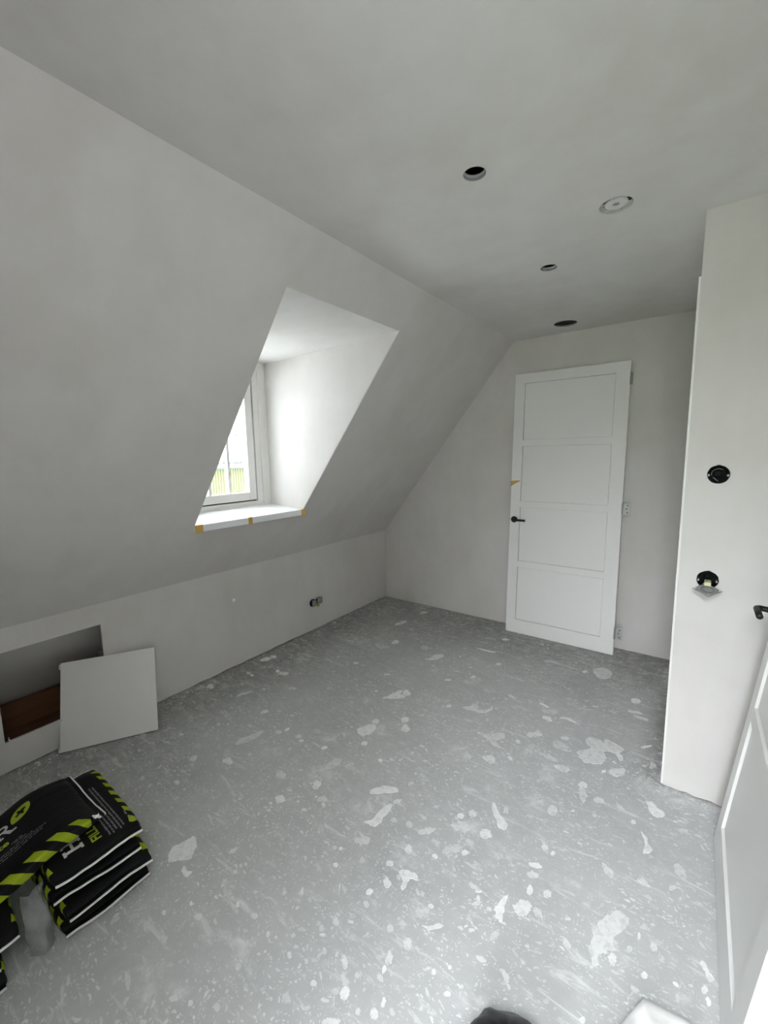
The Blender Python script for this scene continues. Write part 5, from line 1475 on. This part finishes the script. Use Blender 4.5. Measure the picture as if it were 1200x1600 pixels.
# crumpled bright corner where the crosswise bag's welded end is torn
bm = bmesh.new()
g_ = [[bm.verts.new((0.212 + 0.020 * i / 5, -0.166 + 0.022 * j / 5,
                     TB.top(0.215, -0.148) + 0.004 + 0.008 * noise.noise(Vector((i * 0.9, j * 0.9, 2.2))) - 0.010 * i / 5)) for j in range(6)] for i in range(6)]
for i in range(5):
    for j in range(5):
        bm.faces.new((g_[i][j], g_[i + 1][j], g_[i + 1][j + 1], g_[i][j + 1]))
o = link('torn_corner', bm, M['seam'], TB.root)
o.modifiers.new('thickness', 'SOLIDIFY').thickness = 0.001
tag(o, 'crumpled silvery white torn corner of the bag')

# pale flap of clear film caught between the two stacks
def crumple(name, m, nu, nv, fn, thick=0.0012, smooth=True):
    bm = bmesh.new()
    g_ = [[bm.verts.new(fn(i / nu, j / nv)) for j in range(nv + 1)] for i in range(nu + 1)]
    for i in range(nu):
        for j in range(nv):
            bm.faces.new((g_[i][j], g_[i + 1][j], g_[i + 1][j + 1], g_[i][j + 1]))
    o = link(name, bm, m, smooth=smooth)
    md = o.modifiers.new('thickness', 'SOLIDIFY')
    md.thickness = thick
    return o


def film_fn(u, v):
    y = 0.232 + 0.060 * u
    z = 0.004 + 0.168 * v
    q = Vector((y * 34, z * 26, 3.3))
    x = -1.545 - 0.055 * v + 0.030 * math.sin(u * PI) * (1 - 0.4 * v)
    return (x + 0.022 * noise.noise(q), y + 0.006 * noise.noise(q * 1.6), z)


tag(crumple('plastic_film', M['film'], 26, 26, film_fn), 'crumpled clear plastic film hanging between the two stacks of black bags', 'plastic film')


# black sack and milky plastic lying at the bottom of the view
def blob(name, m, cx, cy, prof, seed, rough, squash=1.0, nu=48, nv=22, pts=None):
    bm = bmesh.new()
    rows = []
    for j in range(nv + 1):
        t = j / nv
        r, z = prof(t)
        row = []
        for i in range(nu):
            a = 2 * PI * i / nu
            k = pts(a) if pts else 1.0
            q = Vector((math.cos(a) * 2.6, math.sin(a) * 2.6, z * 16 + seed))
            f = 1 + rough * (noise.noise(q) + 0.5 * noise.noise(q * 2.7))
            row.append(bm.verts.new((cx + r * k * f * math.cos(a), cy + r * k * f * math.sin(a) * squash, max(0.0, z * (1 + 0.3 * rough * noise.noise(q * 1.7))))))
        rows.append(row)
    for a, b in zip(rows, rows[1:]):
        for i in range(nu):
            bm.faces.new((a[i], a[(i + 1) % nu], b[(i + 1) % nu], b[i]))
    bm.faces.new(rows[0])
    bm.faces.new(rows[-1])
    return link(name, bm, m, smooth=True)


def sack_prof(t):
    z = 0.135 * t
    r = 0.118 * (1 - t ** 2.0) ** 0.6 + 0.006
    return r, z


sk = blob('plastic_bag', M['bagfilm'], SACK[0], SACK[1], sack_prof, 4.0, 0.09)
tag(sk, 'black rounded bag tip rising from the bottom edge of the photo', 'bag')


def milk_fn():
    q = [Vector(p) for p in MILK]
    bm = bmesh.new()
    n = 26
    rows = {}
    for sgn in (1, -1):
        for i in range(n + 1):
            for j in range(n + 1):
                u, v = i / n, j / n
                p = q[0] * (1 - u) * (1 - v) + q[1] * u * (1 - v) + q[2] * u * v + q[3] * (1 - u) * v
                rim = (1 - abs(2 * u - 1) ** 4) * (1 - abs(2 * v - 1) ** 4)
                w = noise.noise(Vector((p.x * 22, p.y * 22, 1.7)))
                z = 0.020 + 0.030 * max(0.0, rim) ** 0.45 * (1 + 0.45 * w) if sgn > 0 else 0.0195 - 0.018 * max(0.0, rim) ** 0.3
                edge = i in (0, n) or j in (0, n)
                if edge and sgn < 0:
                    rows[(sgn, i, j)] = rows[(1, i, j)]
                else:
                    rows[(sgn, i, j)] = bm.verts.new((p.x + 0.004 * w, p.y + 0.004 * w, z))
        for i in range(n):
            for j in range(n):
                bm.faces.new((rows[(sgn, i, j)], rows[(sgn, i + 1, j)], rows[(sgn, i + 1, j + 1)], rows[(sgn, i, j + 1)]))
    return link('plastic_bag', bm, M['whitefilm'], smooth=True)


tag(milk_fn(), 'milky white plastic bag corner on the screed beside the leaning door', 'plastic bag')

# ================================================================ outside the dormer window
nb = tag(empty('neighbour_building', (-14, 9, -2.8)), 'pale shed with ribbed green cladding and sheet roof seen through the dormer window', 'building')


def ribbed(name, m, p0, along, up, n, pitch, depth, nrm, label=None):
    bm = bmesh.new()
    p0, along, up, nrm = Vector(p0), Vector(along), Vector(up), Vector(nrm)
    prev = None
    for i in range(n):
        for f, d in ((0.0, 0), (0.50, 0), (0.62, 1), (0.88, 1)):
            b = p0 + along * pitch * (i + f) + nrm * depth * d
            cur = (bm.verts.new(b), bm.verts.new(b + up))
            if prev:
                bm.faces.new((prev[0], cur[0], cur[1], prev[1]))
            prev = cur
    o = link(name, bm, m, nb)
    md = o.modifiers.new('thickness', 'SOLIDIFY')
    md.thickness = 0.01
    if label:
        tag(o, label)
    return o


Z0 = 2.8
ribbed('cladding', M['green'], (0, -6, 0), (0, 1, 0), (0, 0, Z0 + 1.10), 130, 0.105, 0.035, (1, 0, 0), 'green ribbed wall cladding')
ribbed('roof_sheet', M['roof'], (0.25, -6.2, Z0 + 1.33), (0, 1, 0), (-6.25, 0, 2.62), 60, 0.23, 0.04, (0.386, 0, 0.92), 'pale ribbed roof sheets')
for k in range(6):
    ribbed('roof_light', M['rooflight'], (-2.42, -4.2 + k * 2.0, Z0 + 1.33 + 0.419 * 2.67 + 0.03), (0, 1, 0), (-0.75, 0, 0.314), 8, 0.21, 0.04, (0.386, 0, 0.92), 'grey translucent roof light')
bxo('back_wall', M['ground'], nb, -11.8, -0.06, -6, 8, 0, Z0 + 0.9)
bxo('gutter', M['gutter'], nb, 0.04, 0.22, -6.2, 8.2, Z0 + 1.14, Z0 + 1.30, bev=0.02)
bxo('fascia', M['gutter'], nb, -0.02, 0.05, -6.2, 8.2, Z0 + 1.09, Z0 + 1.34)
bxo('ridge_cap', M['roof'], nb, -6.15, -5.85, -6.2, 8.2, Z0 + 3.93, Z0 + 4.0, bev=0.02)
bm = bmesh.new()
box(bm, -60, -3.0, -60, 60, -2.9, -2.8)
tag(link('ground_bounce', bm, M['ground']), kind='structure')  # unseen ground, made pale as a reflector for the dormer
bm = bmesh.new()
box(bm, -3.0, 60, -60, 60, -2.9, -2.8)
tag(link('ground_dark', bm, M['darkground']), kind='structure')  # unseen ground, made dark so little light bounces up to the bay
bpy.context.view_layer.update()
